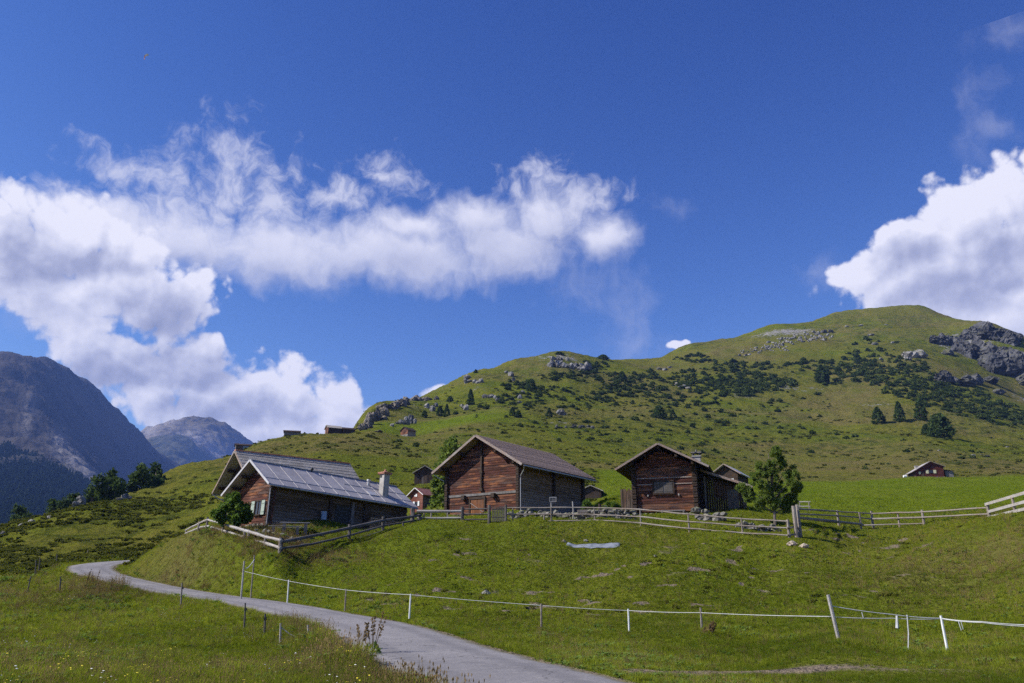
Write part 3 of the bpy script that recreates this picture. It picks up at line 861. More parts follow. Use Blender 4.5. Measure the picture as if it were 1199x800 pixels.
class House:
    """local frame: front right wall corner at the origin, x runs left (negative) to -W, y runs back to L"""

    def __init__(s, name, label, cat, corner, yaw, W, L, tip, eaveL, eaveR, tipx, tilt=0.0, group=None):
        s.root = empty(name, corner, -R(yaw), label, cat, group)
        s.root.rotation_euler = (-R(tilt), 0, -R(yaw))
        s.W, s.L = W, L
        s.tip = Vector((tipx, tip)); s.eL = Vector(eaveL); s.eR = Vector(eaveR)

    def roofz(s, x):
        a, b = (s.eL, s.tip) if x < s.tip.x else (s.tip, s.eR)
        return a.y + (b.y - a.y) * (x - a.x) / (b.x - a.x)

    def part(s, mb, name, mat, parent=None, **k):
        return mb.build(name, mat, parent or s.root, **k)

    def gable(s, y, mat, z0=-0.5, h=0.23, th=0.18, name='log_wall', out=-1):
        mb = MB(); z = z0; i = 0
        while True:
            zt = z + h - 0.012
            x0, x1 = -s.W, 0.0
            # clip to the roof slopes
            lim = 0.14
            if zt + lim > s.roofz(x0) or zt + lim > s.roofz(x1):
                ml = (s.tip.y - s.eL.y) / (s.tip.x - s.eL.x); mr = (s.eR.y - s.tip.y) / (s.eR.x - s.tip.x)
                x0 = max(x0, s.tip.x - (s.tip.y - zt - lim) / ml); x1 = min(x1, s.tip.x + (s.tip.y - zt - lim) / -mr)
                ext = 0
            else:
                ext = 0.16 + 0.06 * (i % 2)
            if x1 - x0 < 0.3: break
            j = random.uniform(-0.014, 0.014); y0 = y - th / 2 + j; sag = random.uniform(-.008, .008)
            n = len(mb.v)
            mb.box(x0 - ext, x1 + ext, y0, y0 + th, z + sag, zt + sag)
            z += h; i += 1
        return s.part(mb, name, mat, bevel=0.02)

    def side(s, x, mat, y0=0.0, y1=None, z0=-0.5, h=0.23, th=0.18, name='log_wall'):
        y1 = s.L if y1 is None else y1
        mb = MB(); z = z0 + h / 2; i = 0; top = s.roofz(x) - 0.16
        mb.box(x - th / 2, x + th / 2, y0 - 0.2, y1 + 0.2, z0 - 0.3, z - 0.012)
        while z + h < top:
            j = random.uniform(-0.014, 0.014); ext = 0.16 + 0.06 * (i % 2)
            mb.box(x - th / 2 + j, x + th / 2 + j, y0 - ext, y1 + ext, z, z + h - 0.012); z += h; i += 1
        if top - z > 0.04: mb.box(x - th / 2, x + th / 2, y0 - 0.1, y1 + 0.1, z, top)
        return s.part(mb, name, mat, bevel=0.02)

    def roof(s, mat, of, ob, th=0.14, courses=0.0, name='roof', under=None):
        """two sloping slabs; courses > 0 lays overlapping rows on both of them"""
        mb = MB()
        for a, b in ((s.eL, s.tip), (s.tip, s.eR)):
            d = (b - a); ln = d.length; d = d / ln; nrm = Vector((-d.y, d.x))
            if courses:
                n = max(3, int(ln / courses)); up = b.y > a.y
                for k in range(n):
                    f0, f1 = k / n, (k + 1) / n + 0.25 / n
                    if not up: f0, f1 = 1 - f1, 1 - f0
                    f0 = max(f0, 0); f1 = min(f1, 1)
                    p0 = a + d * ln * f0; p1 = a + d * ln * f1
                    l0, l1 = (0.05, 0.02) if up else (0.02, 0.05)
                    jj = random.uniform(-0.012, 0.012)
                    q = [p0 + nrm * (th), p1 + nrm * (th), p1 + nrm * (th + l1 + jj), p0 + nrm * (th + l0 + jj)]
                    mb.prism([(v.x, v.y) for v in q], -of - 0.02 + random.uniform(-.015, .015), s.L + ob + 0.02 + random.uniform(-.015, .015))
            q = [a, b, b + nrm * th, a + nrm * th]
            mb.prism([(v.x, v.y) for v in q], -of, s.L + ob)
        return s.part(mb, name, mat)

    def fascia(s, mat, y, w=0.05, h=0.22, name='fascia_board'):
        for a, b in ((s.eL, s.tip), (s.tip, s.eR)):
            mb = MB(); d = (b - a).normalized(); nrm = Vector((-d.y, d.x))
            a2 = a + nrm * (0.06); b2 = b + nrm * 0.06
            mb.beam((a2.x, y, a2.y), (b2.x, y, b2.y), w, h, (-d.y, 0, d.x)); s.part(mb, name, mat)

    def purlins(s, mat, of, ob, xs, sz=0.2):
        for x in xs:
            mb = MB(); z = s.roofz(x) - 0.16
            mb.box(x - sz / 2, x + sz / 2, -of + 0.12, s.L + ob - 0.1, z - sz, z + 0.05); s.part(mb, 'purlin', mat)

    def gutter(s, side, of, ob):
        e = s.eR if side > 0 else s.eL
        mb = MB(); mb.tube([(e.x + 0.06 * side, -of, e.y - 0.02), (e.x + 0.06 * side, s.L + ob, e.y - 0.05)], 0.07, 8); return s.part(mb, 'gutter', M_ZINC)

    def box(s, name, mat, x0, x1, y0, y1, z0, z1, parent=None, bevel=0.0):
        mb = MB(); mb.box(x0, x1, y0, y1, z0, z1); return s.part(mb, name, mat, parent, bevel=bevel)


def foundation(h, zt, zb, name='stone_foundation', sides=('front', 'right')):
    mb = MB(); k = 0
    def row(p, q, nrm):
        nonlocal k
        L = (Vector(q) - Vector(p)).length; z = zb
        while z < zt - 0.08:
            hh = random.uniform(0.16, 0.30); d = 0
            while d < L:
                w = random.uniform(0.25, 0.6); c = Vector(p).lerp(Vector(q), min((d + w / 2) / L, 1))
                mb.rock((c.x + nrm[0] * random.uniform(-.03, .06), c.y + nrm[1] * random.uniform(-.03, .06), z + hh / 2), (w * 0.6, 0.22, hh * 0.62) if nrm[1] else (0.22, w * 0.6, hh * 0.62), k + 100, 1, 0.25, 0.8, rot=0.0)
                d += w; k += 1
            z += hh
    if 'front' in sides: row((-h.W, 0, 0), (0, 0, 0), (0, -1))
    if 'right' in sides: row((0, 0, 0), (0, h.L, 0), (1, 0))
    return h.part(mb, name, M_STONE)


# ---- the big barn in the middle
b = House('log_barn', 'large brown log barn with shingle roof behind the picket gate', 'barn', (0.67, 75, 6.9), 35, 8.55, 11.6,
          7.15, (-4.28 - 5.35, 3.95), (-4.28 + 5.35, 3.95), -4.28)
b.gable(0.0, M_RED); b.gable(b.L, M_SIDE2); b.side(0.0, M_SIDE); b.side(-b.W, M_SIDE2)
b.roof(M_SHINGLE, 1.15, 0.9, 0.14, 0.32)
b.fascia(M_FASC, -1.19)
b.purlins(M_DARK, 1.15, 0.9, (-8.55, -6.4, -4.28, -2.1, -0.02), 0.22)
for x in (-b.W + 0.02, -0.03):
    mb = MB(); z = -0.4; k = 0
    while z < b.roofz(x) - 0.3:
        mb.box(x - 0.17, x + 0.17, -0.30 - 0.03 * (k % 2), -0.06, z, z + 0.22); z += 0.24; k += 1
    b.part(mb, 'corner_post', M_DARK, bevel=0.02)
mb = MB(); mb.box(-4.38, -4.18, -0.26, -0.095, 2.05, 6.6); mb.box(-4.48, -4.06, -0.31, -0.095, 2.0, 2.28); mb.box(-4.45, -4.1, -0.29, -0.095, 3.7, 3.95); b.part(mb, 'centre_post', M_DARK, bevel=0.02)
mb = MB(); mb.box(-8.3, -0.3, -0.16, -0.095, 1.62, 1.84); b.part(mb, 'tie_beam', M_SHUT)
for x in (-6.3, -2.75):
    mb = MB(); mb.box(x - 0.22, x + 0.22, -0.5, -0.095, 1.3, 1.72); b.part(mb, 'beam_end', M_DARK, bevel=0.03)
d = b.box('door', M_DOOR, -5.55, -3.95, -0.16, -0.095, -0.4, 1.3)
mb = MB(); mb.box(-5.72, -5.56, -0.22, -0.095, -0.4, 1.5); mb.box(-3.94, -3.78, -0.22, -0.095, -0.4, 1.5); mb.box(-5.555, -3.945, -0.22, -0.165, 1.3, 1.5); b.part(mb, 'door_frame', M_DARK, d)
mb = MB(); mb.beam((-5.5, -0.19, 0.95), (-4.0, -0.19, 0.05), 0.05, 0.14, (0, -1, 0)); b.part(mb, 'brace', M_FASC, d)
mb = MB(); mb.box(0.095, 0.32, 5.6, 5.85, 1.7, 4.5); b.part(mb, 'wall_post', M_DARK)
mb = MB(); mb.box(0.095, 0.30, 11.2, 11.62, -0.3, 4.5); b.part(mb, 'wall_post', M_DARK)
b.gutter(1, 0.9, 0.9)
mb = MB(); mb.tube([(1.05, -0.7, 3.88), (0.85, -0.5, 3.6), (0.32, -0.22, 3.15), (0.30, -0.22, 2.9), (0.30, -0.22, 0.0)], 0.045, 8); b.part(mb, 'downpipe', M_ZINC)
mb = MB(); mb.tube([(-9.6, -0.9, 3.9), (-9.0, -0.6, 3.45), (-8.75, -0.35, 3.25)], 0.045, 8); b.part(mb, 'gutter_pipe', M_ZINC)
foundation(b, 0.0, -0.6)

# ---- the chalet to the right of it
c = House('log_chalet', 'dark log chalet with closed grey shutters and stone chimney beside the pine', 'house', (16.05, 71, 6.5), 18, 5.35, 6.6,
          5.75, (-6.75, 3.62), (1.35, 3.55), -2.9)
c.gable(0.0, M_RED, z0=0.0); c.gable(c.L, M_SIDE2); c.side(0.0, M_SIDE2); c.side(-c.W, M_SIDE2)
c.roof(M_DARK, 1.35, 0.9, 0.13, 0.36)
c.fascia(M_FASC, -1.4, 0.05, 0.17)
c.purlins(M_DARK, 1.35, 0.9, (-5.35, -4.1, -2.9, -1.4, -0.02), 0.2)
for x in (-c.W + 0.0, -0.0):
    mb = MB(); z = 0.0; k = 0
    while z < c.roofz(x) - 0.3:
        mb.box(x - 0.2, x + 0.2, -0.32 - 0.05 * (k % 2), -0.06, z, z + 0.2); z += 0.23; k += 1
    c.part(mb, 'corner_post', M_DARK, bevel=0.02)
for zz in (1.55 + 1.35, 1.0 + 1.35):
    mb = MB(); mb.box(-5.1, -0.25, -0.14, -0.098, zz, zz + 0.09); c.part(mb, 'drip_board', M_FASC)
w = c.box('window', M_GLASS, -3.55, -1.95, -0.13, -0.095, 1.62, 2.62)
mb = MB(); mb.box(-3.7, -1.8, -0.24, -0.135, 2.62, 2.74); mb.box(-3.7, -1.8, -0.24, -0.135, 1.48, 1.60); mb.box(-3.7, -3.58, -0.2, -0.135, 1.6, 2.62); mb.box(-1.92, -1.8, -0.2, -0.135, 1.6, 2.62); c.part(mb, 'window_frame', M_DARK, w)
for x0, x1 in ((-3.56, -2.77), (-2.73, -1.94)):
    mb = MB(); n = 5
    for k in range(n):
        mb.box(x0 + (x1 - x0) * k / n + 0.006, x0 + (x1 - x0) * (k + 1) / n - 0.006, -0.185, -0.15, 1.62, 2.6)
    mb.box(x0 + 0.05, x1 - 0.05, -0.205, -0.188, 1.75, 1.83); mb.box(x0 + 0.05, x1 - 0.05, -0.205, -0.188, 2.38, 2.46)
    c.part(mb, 'shutter', M_SHUTD, w)
for x in (-4.15, -1.45):
    c.box('bracket', M_PLASTER, x - 0.05, x + 0.05, -0.2, -0.095, 1.35, 1.52)
mb = MB(); mb.box(-2.9, -1.2, -0.2, -0.06, -0.9, -0.02); d = c.part(mb, 'cellar_door', M_BOARD)
mb = MB(); mb.box(-3.05, -2.91, -0.3, -0.06, -0.9, 0.0); mb.box(-1.19, -1.05, -0.3, -0.06, -0.9, 0.0); mb.box(-3.1, -1.0, -0.31, -0.065, 0.002, 0.1); c.part(mb, 'door_frame', M_SHUT, d)
foundation(c, 0.0, -1.0)
mb = MB()
for k in range(8): mb.box(-6.75 + k * 0.17, -6.75 + (k + 1) * 0.17 - 0.012, 0.7 + random.uniform(-.02, .02), 0.76, -0.5, 2.1 + random.uniform(-0.05, 0.12))
sc = c.part(mb, 'side_screen', M_BOARD)
# lower annex set back on the right
mb = MB()
for k in range(19): mb.box(0.12 + k * 0.2, 0.12 + (k + 1) * 0.2 - 0.014, 2.3 + random.uniform(-.015, .015), 2.4, -0.6, 3.66 - (0.32 + k * 0.2) * 0.37)
c.part(mb, 'annex_wall', M_DARK)
mb = MB(); z = -0.6
while z < 1.85: mb.box(3.85, 4.0, 2.2, 6.4, z, z + 0.21); z += 0.23
c.part(mb, 'annex_wall', M_SIDE2)
mb = MB(); mb.quadbox([(0.12, 1.3, 3.70), (4.75, 1.3, 1.99), (4.75, 7.2, 1.99), (0.12, 7.2, 3.70), (0.12, 1.3, 3.84), (4.75, 1.3, 2.13), (4.75, 7.2, 2.13), (0.12, 7.2, 3.84)])
rf = c.part(mb, 'annex_roof', M_DARK)
mb = MB(); mb.beam((0.4, 1.26, 3.67), (4.78, 1.26, 2.05), 0.05, 0.2, (0, 0, 1)); c.part(mb, 'fascia_board', M_FASC, rf)
mb = MB(); mb.box(2.55, 3.5, 2.2, 2.285, 0.3, 2.0); c.part(mb, 'annex_door', M_SHUTD)
mb = MB(); mb.box(0.6, 0.75, 1.9, 2.05, -0.4, 3.2); c.part(mb, 'porch_post', M_SHUT)
mb = MB(); mb.box(-0.35, 0.35, 2.95, 3.65, 3.6, 5.15); mb.box(-0.42, 0.42, 2.88, 3.72, 5.15, 5.25); ch = c.part(mb, 'chimney', M_PLASTER)
mb = MB()
for x, y in ((-0.3, 3.0), (0.3, 3.0), (-0.3, 3.6), (0.3, 3.6)): mb.box(x - 0.06, x + 0.06, y - 0.06, y + 0.06, 5.25, 5.5)
mb.box(-0.48, 0.48, 2.82, 3.78, 5.5, 5.6); mb.tube([(0, 3.3, 5.6), (0, 3.3, 5.85)], [0.1, 0.07], 8); c.part(mb, 'chimney_cap', M_STONE, ch)

# ---- the long house on the left
l = House('long_house', 'long low log house with grey metal roof, square chimney and green shutters', 'house', (-18.32, 62.1, 4.55), 42, 4.9, 13.2,
          5.05, (-6.1, 2.55), (0.75, 2.95), -2.45, tilt=2.8)
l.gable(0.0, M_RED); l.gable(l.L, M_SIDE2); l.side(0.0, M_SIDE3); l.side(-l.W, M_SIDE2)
l.roof(M_METAL, 0.95, 0.75, 0.10)
l.fascia(M_SEAM, -0.99, 0.04, 0.17)
l.purlins(M_DARK, 0.95, 0.7, (-4.9, -3.7, -2.45, -1.2, -0.02), 0.18)
dR = (l.eR - l.tip); lenR = dR.length; dR = dR / lenR; nR = Vector((-dR.y, dR.x))
def on_slope(f, y, up=0.11):
    q = l.tip + dR * lenR * f + nR * up; return Vector((q.x, y, q.y))
k = 0; y = -0.9
while y < l.L + 0.7:
    mb = MB(); f0 = 0.02
    mb.beam(on_slope(f0, y), on_slope(0.74, y), 0.035, 0.04, (nR.x, 0, nR.y)); mb.beam(on_slope(0.745, y + 0.0), on_slope(0.99, y + 0.0), 0.04, 0.035, (nR.x, 0, nR.y))
    l.part(mb, 'roof_seam', M_SEAM2); y += 1.25; k += 1
mb = MB(); mb.beam(on_slope(0.735, -0.9, 0.115), on_slope(0.735, l.L + 0.7, 0.115), 0.06, 0.03, (nR.x, 0, nR.y)); mb.beam(on_slope(0.40, 7.2, 0.115), on_slope(0.40, l.L + 0.7, 0.115), 0.06, 0.03, (nR.x, 0, nR.y)); l.part(mb, 'panel_joint', M_ZINC)
mb = MB(); mb.beam((-2.45, -0.95, 5.16), (-2.45, l.L + 0.75, 5.16), 0.3, 0.05); l.part(mb, 'ridge_cap', M_ZINC)
l.gutter(1, 0.9, 0.75)
p = on_slope(0.62, 11.0, 0)
mb = MB(); mb.box(p.x - 0.31, p.x + 0.31, p.y - 0.31, p.y + 0.31, p.z - 0.6, p.z + 1.85); ch = l.part(mb, 'chimney', M_PLASTER, bevel=0.02)
mb = MB(); mb.box(p.x - 0.42, p.x + 0.42, p.y - 0.42, p.y + 0.42, p.z + 1.85, p.z + 1.93); mb.box(p.x - 0.46, p.x + 0.46, p.y - 0.46, p.y + 0.46, p.z + 1.93, p.z + 2.02)
mb.tube([(p.x, p.y, p.z + 2.02), (p.x, p.y, p.z + 2.10), (p.x, p.y, p.z + 2.15), (p.x, p.y, p.z + 2.32)], [0.4, 0.2, 0.12, 0.05], 10); l.part(mb, 'chimney_cap', M_CLAY, ch)
mb = MB(); mb.box(p.x - 0.25, p.x + 0.0, p.y - 0.33, p.y - 0.312, p.z + 1.55, p.z + 1.78); l.part(mb, 'flue_opening', M_BLACK, ch)  # flat black plate painted as the dark inside the flue
q = on_slope(0.25, 10.2, 0)
mb = MB(); mb.tube([q, q + Vector((0, 0, 0.5)), q + Vector((0, 0, 0.5)), q + Vector((0, 0, 0.62))], [0.13, 0.13, 0.19, 0.17], 10); l.part(mb, 'vent_pipe', M_ZINC)
q = on_slope(0.05, 4.7, 0)
mb = MB(); mb.tube([q, q + Vector((0, 0, 0.28)), q + Vector((0, 0, 0.28)), q + Vector((0, 0, 0.40))], [0.08, 0.08, 0.15, 0.12], 10); l.part(mb, 'vent_cowl', M_BLACK)
mb = MB()
for f, yy in ((0.6, 9.6),): mb.beam(on_slope(f, yy, 0.13), on_slope(f + 0.16, yy, 0.13), 0.9, 0.06, (nR.x, 0, nR.y))
l.part(mb, 'roof_hatch', M_SEAM)
w = l.box('window', M_GLASS, -2.1, -1.3, -0.14, -0.095, 0.95, 1.95)
mb = MB(); mb.box(-2.18, -2.1, -0.2, -0.095, 0.9, 2.0); mb.box(-1.3, -1.22, -0.2, -0.095, 0.9, 2.0); mb.box(-2.18, -1.22, -0.2, -0.142, 1.95, 2.05); mb.box(-2.2, -1.2, -0.26, -0.142, 0.86, 0.95); mb.box(-1.73, -1.67, -0.18, -0.142, 0.95, 1.95); l.part(mb, 'window_frame', M_DARK, w)
for x0 in (-2.68, -1.2):
    mb = MB(); mb.box(x0, x0 + 0.46, -0.2, -0.15, 0.9, 2.0); mb.box(x0 + 0.04, x0 + 0.42, -0.22, -0.2, 1.1, 1.16); mb.box(x0 + 0.04, x0 + 0.42, -0.22, -0.2, 1.74, 1.8); l.part(mb, 'shutter', M_GREENSH, w)
for x in (-0.02,):
    mb = MB(); z = -0.3; k = 0
    while z < 2.8: mb.box(x - 0.18, x + 0.2, -0.34 - 0.05 * (k % 2), -0.06, z, z + 0.2); z += 0.22; k += 1
    l.part(mb, 'corner_post', M_DARK, bevel=0.02)
mb = MB(); mb.tube([(0.2, -0.45, 2.85), (0.22, -0.4, 0.0)], 0.035, 8); l.part(mb, 'downpipe', M_ZINC)
for y0, y1, nm, mt in ((5.1, 5.4, 'wall_post', M_DARK), (7.3, 7.55, 'wall_post', M_SHUT), (8.6, 9.1, 'wall_post', M_DARK)):
    l.box(nm, mt, 0.095, 0.25, y0, y1, -0.4, 2.7)
l.box('stable_opening', M_BLACK, 0.10, 0.13, 5.75, 7.2, 0.9, 2.3)  # black sheet on the solid wall, painting the shade of an opening
mb = MB()
for k in range(9): mb.box(0.1, 0.15, 5.45 + k * 0.2, 5.45 + (k + 1) * 0.2 - 0.012, -0.3, 0.85)
l.part(mb, 'stable_door', M_SHUT)
mb = MB()
for z in np.arange(-0.1, 1.7, 0.17):
    for yy in np.arange(9.3, 12.9, 0.17):
        r_ = random.uniform(0.06, 0.085); mb.tube([(0.1, yy + random.uniform(-.02, .02), z), (0.38 + random.uniform(-.05, .05), yy, z)], r_, 7)
ob = mb.build('firewood_stack', M_LOGEND)
ob.matrix_world = l.root.matrix_basis.copy()
tag(ob, 'stack of split firewood under the far eave of the long house', 'firewood')
foundation(l, 0.15, -0.7)

# ---- slate roofed barn behind it
s = House('slate_barn', 'steep grey stone-slab barn roof rising behind the long metal-roofed house', 'barn', (-22.15, 70.4, 5.5), 47, 6.1, 10.3,
          6.3, (-6.9, 2.85), (0.8, 2.85), -3.05)
s.gable(0.0, M_DARK); s.gable(s.L, M_SIDE2); s.side(0.0, M_SIDE2); s.side(-s.W, M_SIDE2)
s.roof(M_SLATE, 0.95, 0.7, 0.12, 0.45)
s.fascia(M_FASC, -0.99, 0.05, 0.16)
s.purlins(M_DARK, 0.9, 0.6, (-6.1, -4.5, -3.05, -1.5, 0.0), 0.2)
mb = MB(); mb.beam((-3.05, -0.95, 6.46), (-3.05, s.L + 0.7, 6.46), 0.34, 0.09); s.part(mb, 'ridge_cap', M_CLAY)
mb = MB(); mb.tube([(-6.95, -0.9, 2.85), (-6.6, -0.5, 2.45), (-6.15, -0.2, 2.3)], 0.05, 8); s.part(mb, 'gutter_pipe', M_ZINC)
s.gutter(-1, 0.9, 0.6)


# ---- small huts and houses up the slope
def hut(name, label, cat, px, py, Y, yaw, W, L, eave, tip, ov=0.4, wall=M_SIDE2, side=None, roofm=M_DARK, group=None, base=None, tipx=None, eL=None, eR=None):
    p = P(px, py, Y)
    z = base if base is not None else p.z
    m_ = tip - eave; tx = -W / 2 if tipx is None else tipx
    sl = m_ / (W / 2)
    h = House(name, label, cat, (p.x, p.y, z), yaw, W, L, tip, eL or (-W - ov, eave - sl * ov), eR or (ov, eave - sl * ov), tx, group=group)
    for nm, mt, y in (('front_wall', wall, 0.0), ('back_wall', side or wall, L - 0.15)):
        mb = MB(); mb.prism([(-W, -2.0), (0, -2.0), (0, h.roofz(0) - 0.02), (tx, tip - 0.02), (-W, h.roofz(-W) - 0.02)], y, y + 0.15); h.part(mb, nm, mt)
    for x in (-W, -0.15):
        mb = MB(); mb.box(x + 0.002, x + 0.148, 0.15, L - 0.15, -2.0, min(h.roofz(x), h.roofz(x + .15)) - 0.01); h.part(mb, 'side_wall', side or wall)
    h.roof(roofm, ov, ov, 0.12)
    return h


h = hut('shed', 'small red boarded shed with reddish roof left of the big barn', 'shed', 494.5, 600, 105, 38, 2.25, 2.6, 2.35, 3.1, 0.35, M_REDPAINT, M_SIDE2, M_REDROOF)
h.fascia(M_WHITE, -0.38, 0.04, 0.08)
w = h.box('window', M_GLASS, -1.35, -0.85, -0.05, -0.003, 0.9, 1.4)
for x0 in (-1.68, -0.83): h.box('shutter', M_WHITE, x0, x0 + 0.3, -0.08, -0.052, 0.85, 1.45, w)
mb = MB(); mb.box(-1.25, -1.0, -0.06, -0.003, 2.05, 2.4); mb.box(-1.5, -1.27, -0.05, -0.003, 2.1, 2.25); h.part(mb, 'gable_ornament', M_WHITE)
h = hut('hay_barn', 'dark weathered hay barn with plain gable above the red shed', 'barn', 509.5, 566, 155, 4, 4.05, 5.0, 2.1, 3.3, 0.35, M_DARK, M_DARK, M_SLATE)
h.box('door', M_BOARD, -2.6, -1.5, -0.05, -0.003, -0.5, 1.5)
h = hut('hay_hut', 'lone brown hut with long shadow on the green strip below the cliffs', 'hut', 477.4, 510.3, 312, 40, 4.3, 4.2, 2.4, 3.7, 0.35, M_RED, M_SIDE, M_DARK)
h.box('stone_base', M_STONE, -4.32, 0.02, -0.03, -0.002, -1.0, 0.7)
h = hut('hay_hut', 'larger of two joined huts on the skyline below the pale cloud', 'hut', 384, 508.0, 290, 62, 4.2, 5.0, 2.4, 3.5, 0.35, M_RED, M_DARK, M_SLATE)
h.box('door', M_DARK, -2.5, -1.5, -0.05, -0.003, -0.5, 1.6)
h = hut('hay_hut', 'lower hut with a flat dark roof joined to the larger skyline hut', 'hut', 401.5, 508.2, 292, 66, 2.6, 4.4, 1.9, 2.6, 0.3, M_RED, M_DARK, M_DARK)
h = hut('hay_hut', 'low grey hut standing alone at the edge of the grassy skyline', 'hut', 332.5, 509.6, 285, 76, 3.2, 5.4, 1.4, 2.0, 0.35, M_SIDE2, M_SHUT, M_DARK)
h = hut('stone_hut', 'small hut with flat roof peeping over the slate barn ridge', 'hut', 275.5, 528, 262, 68, 3.0, 4.7, 2.0, 2.6, 0.35, M_STONE, M_SIDE2, M_DARK)
h.box('window', M_BLUE, 0.003, 0.05, 2.3, 4.2, 0.8, 1.7)
h = hut('shed', 'low dark shed roof between the big barn and the shuttered chalet', 'shed', 704, 583, 112, 10, 2.9, 4.0, 1.0, 1.65, 0.25, M_DARK, M_DARK, M_SLATE)
h = hut('farmhouse', 'brown farmhouse with pale metal roof half hidden behind the chalet and pine', 'house', 866, 585, 108, 30, 3.3, 5.5, 3.6, 4.7, 0.5, M_DARK, M_DARK, M_SEAM)
h.fascia(M_FASC, -0.53, 0.05, 0.12)
for x0, z0 in ((-2.3, 2.4), (-0.9, 2.2)): h.box('window', M_WHITE, x0, x0 + 0.35, -0.06, -0.003, z0, z0 + 0.6)
h = hut('mountain_chalet', 'small dark red chalet with pale windows at the top of the mown field', 'house', 1106, 558.2, 213, 8, 7.1, 6.0, 2.4, 4.0, 0.4, M_REDPAINT, M_DARK, M_METAL, eL=(-8.0, 1.25), eR=(0.5, 2.55), tipx=-3.1)
for ch_ in h.root.children:
    if ch_.name.startswith('front_wall'): ch_.data.materials[0] = M_DOOR if False else mat_wood('dark_red_boards', (0.06, 0.018, 0.014, 1), (0.12, 0.03, 0.022, 1), (0.16, 0.05, 0.03, 1), (0.2, 0.14, 0.11, 1), 0.4, 0.1, 'X')
h.fascia(M_FASC, -0.43, 0.05, 0.14)
w = h.box('window', M_GLASS, -3.8, -2.6, -0.06, -0.003, 0.95, 1.75)
for x0 in (-4.5, -2.58): h.box('shutter', M_CREAM, x0, x0 + 0.68, -0.09, -0.062, 0.9, 1.8, w)
w = h.box('window', M_CREAM, -6.3, -5.8, -0.06, -0.003, 0.7, 1.4)
h.box('base_wall', M_WHITE, -5.0, 0.02, -0.12, -0.002, -0.9, -0.05)
h.box('door', M_BOARD, -5.6, -5.0, -0.05, -0.003, -0.3, 1.3)
mb = MB(); mb.box(-6.2, -5.5, 2.2, 2.9, 1.6, 3.2); mb.box(-6.3, -5.4, 2.1, 3.0, 3.2, 3.3); h.part(mb, 'chimney', M_PLASTER)
mb = MB(); mb.box(0.5, 2.5, 0.4, 3.4, -1.5, 1.5); a_ = h.part(mb, 'lean_to', M_SHUT)
mb = MB(); mb.quadbox([(0.1, 0.2, 1.75), (2.75, 0.2, 1.45), (2.75, 3.6, 1.45), (0.1, 3.6, 1.75), (0.1, 0.2, 1.87), (2.75, 0.2, 1.57), (2.75, 3.6, 1.57), (0.1, 3.6, 1.87)]); h.part(mb, 'lean_to_roof', M_DARK, a_)
# ------------------------------------------------------------------ fences and yard things
M_RAILP = mat_wood('pale_weathered_rail', (0.26, 0.235, 0.21, 1), (0.46, 0.43, 0.40, 1), (0.40, 0.31, 0.23, 1), (0.56, 0.545, 0.53, 1), 0.4, 0.6, 'X')
M_RAILM = mat_wood('brown_grey_rail', (0.17, 0.14, 0.115, 1), (0.32, 0.275, 0.235, 1), (0.34, 0.24, 0.16, 1), (0.40, 0.38, 0.36, 1), 0.4, 0.5, 'X')
M_RAILD = mat_wood('dark_grey_rail', (0.075, 0.065, 0.058, 1), (0.15, 0.135, 0.12, 1), (0.17, 0.125, 0.09, 1), (0.21, 0.205, 0.20, 1), 0.3, 0.5, 'X')
M_TAPE = mat_plain('white_fence_tape', (0.46, 0.46, 0.46, 1), (0.62, 0.62, 0.62, 1), 3, 0.6, 0.05)


def wobble(a, b, n=4, amt=0.03):
    a = Vector(a); b = Vector(b); out = []
    for i in range(n + 1):
        p = a.lerp(b, i / n)
        if 0 < i < n: p += Vector((random.uniform(-amt, amt), random.uniform(-amt, amt), random.uniform(-amt, amt)))
        out.append(p)
    return out


def fence(name, label, posts, rails, pm, rm, pr=0.07, rr=0.055, cat='fence', flat=False):
    """posts: (px, py_top, Y[, lean_px]); rails: lists of (px, py, Y)"""
    p0 = P(*posts[0][:3])
    root = empty(name, (p0.x, p0.y, H(p0.x, p0.y)), 0, label, cat)
    off = root.location
    for pt in posts:
        px, py, Y = pt[:3]; ln = pt[3] if len(pt) > 3 else random.uniform(-.6, .6)
        p = P(px, py, Y); q = P(px + ln, py, Y); zg = H(q.x, q.y) - 0.25
        mb = MB(); r_ = pr * random.uniform(0.85, 1.2) * (pt[4] if len(pt) > 4 else 1)
        mb.tube([Vector((q.x, q.y, zg)) - off, Vector(((p.x + q.x) / 2, p.y, (zg + p.z) / 2)) - off, p - off], [r_ * 1.05, r_, r_ * 0.92], 7, True, 0.12)
        mb.build('post', pm, root)
    for rl in rails:
        for a, b_ in zip(rl[:-1], rl[1:]):
            a3, b3 = P(*a[:3]) - off, P(*b_[:3]) - off
            d = (b3 - a3).normalized()
            mb = MB(); s_ = (a[3] if len(a) > 3 else 1) * rr
            pts = wobble(a3 - d * 0.12, b3 + d * 0.12, 4, 0.02)
            if flat:
                for u, v_ in zip(pts[:-1], pts[1:]): pass
                mb.beam(a3 - d * 0.12, b3 + d * 0.12, 0.045, s_ * 2.6)
            else:
                mb.tube(pts, [s_ * random.uniform(.85, 1.15) for _ in pts], 7, True, 0.08)
            mb.build('rail', rm, root)
    return root


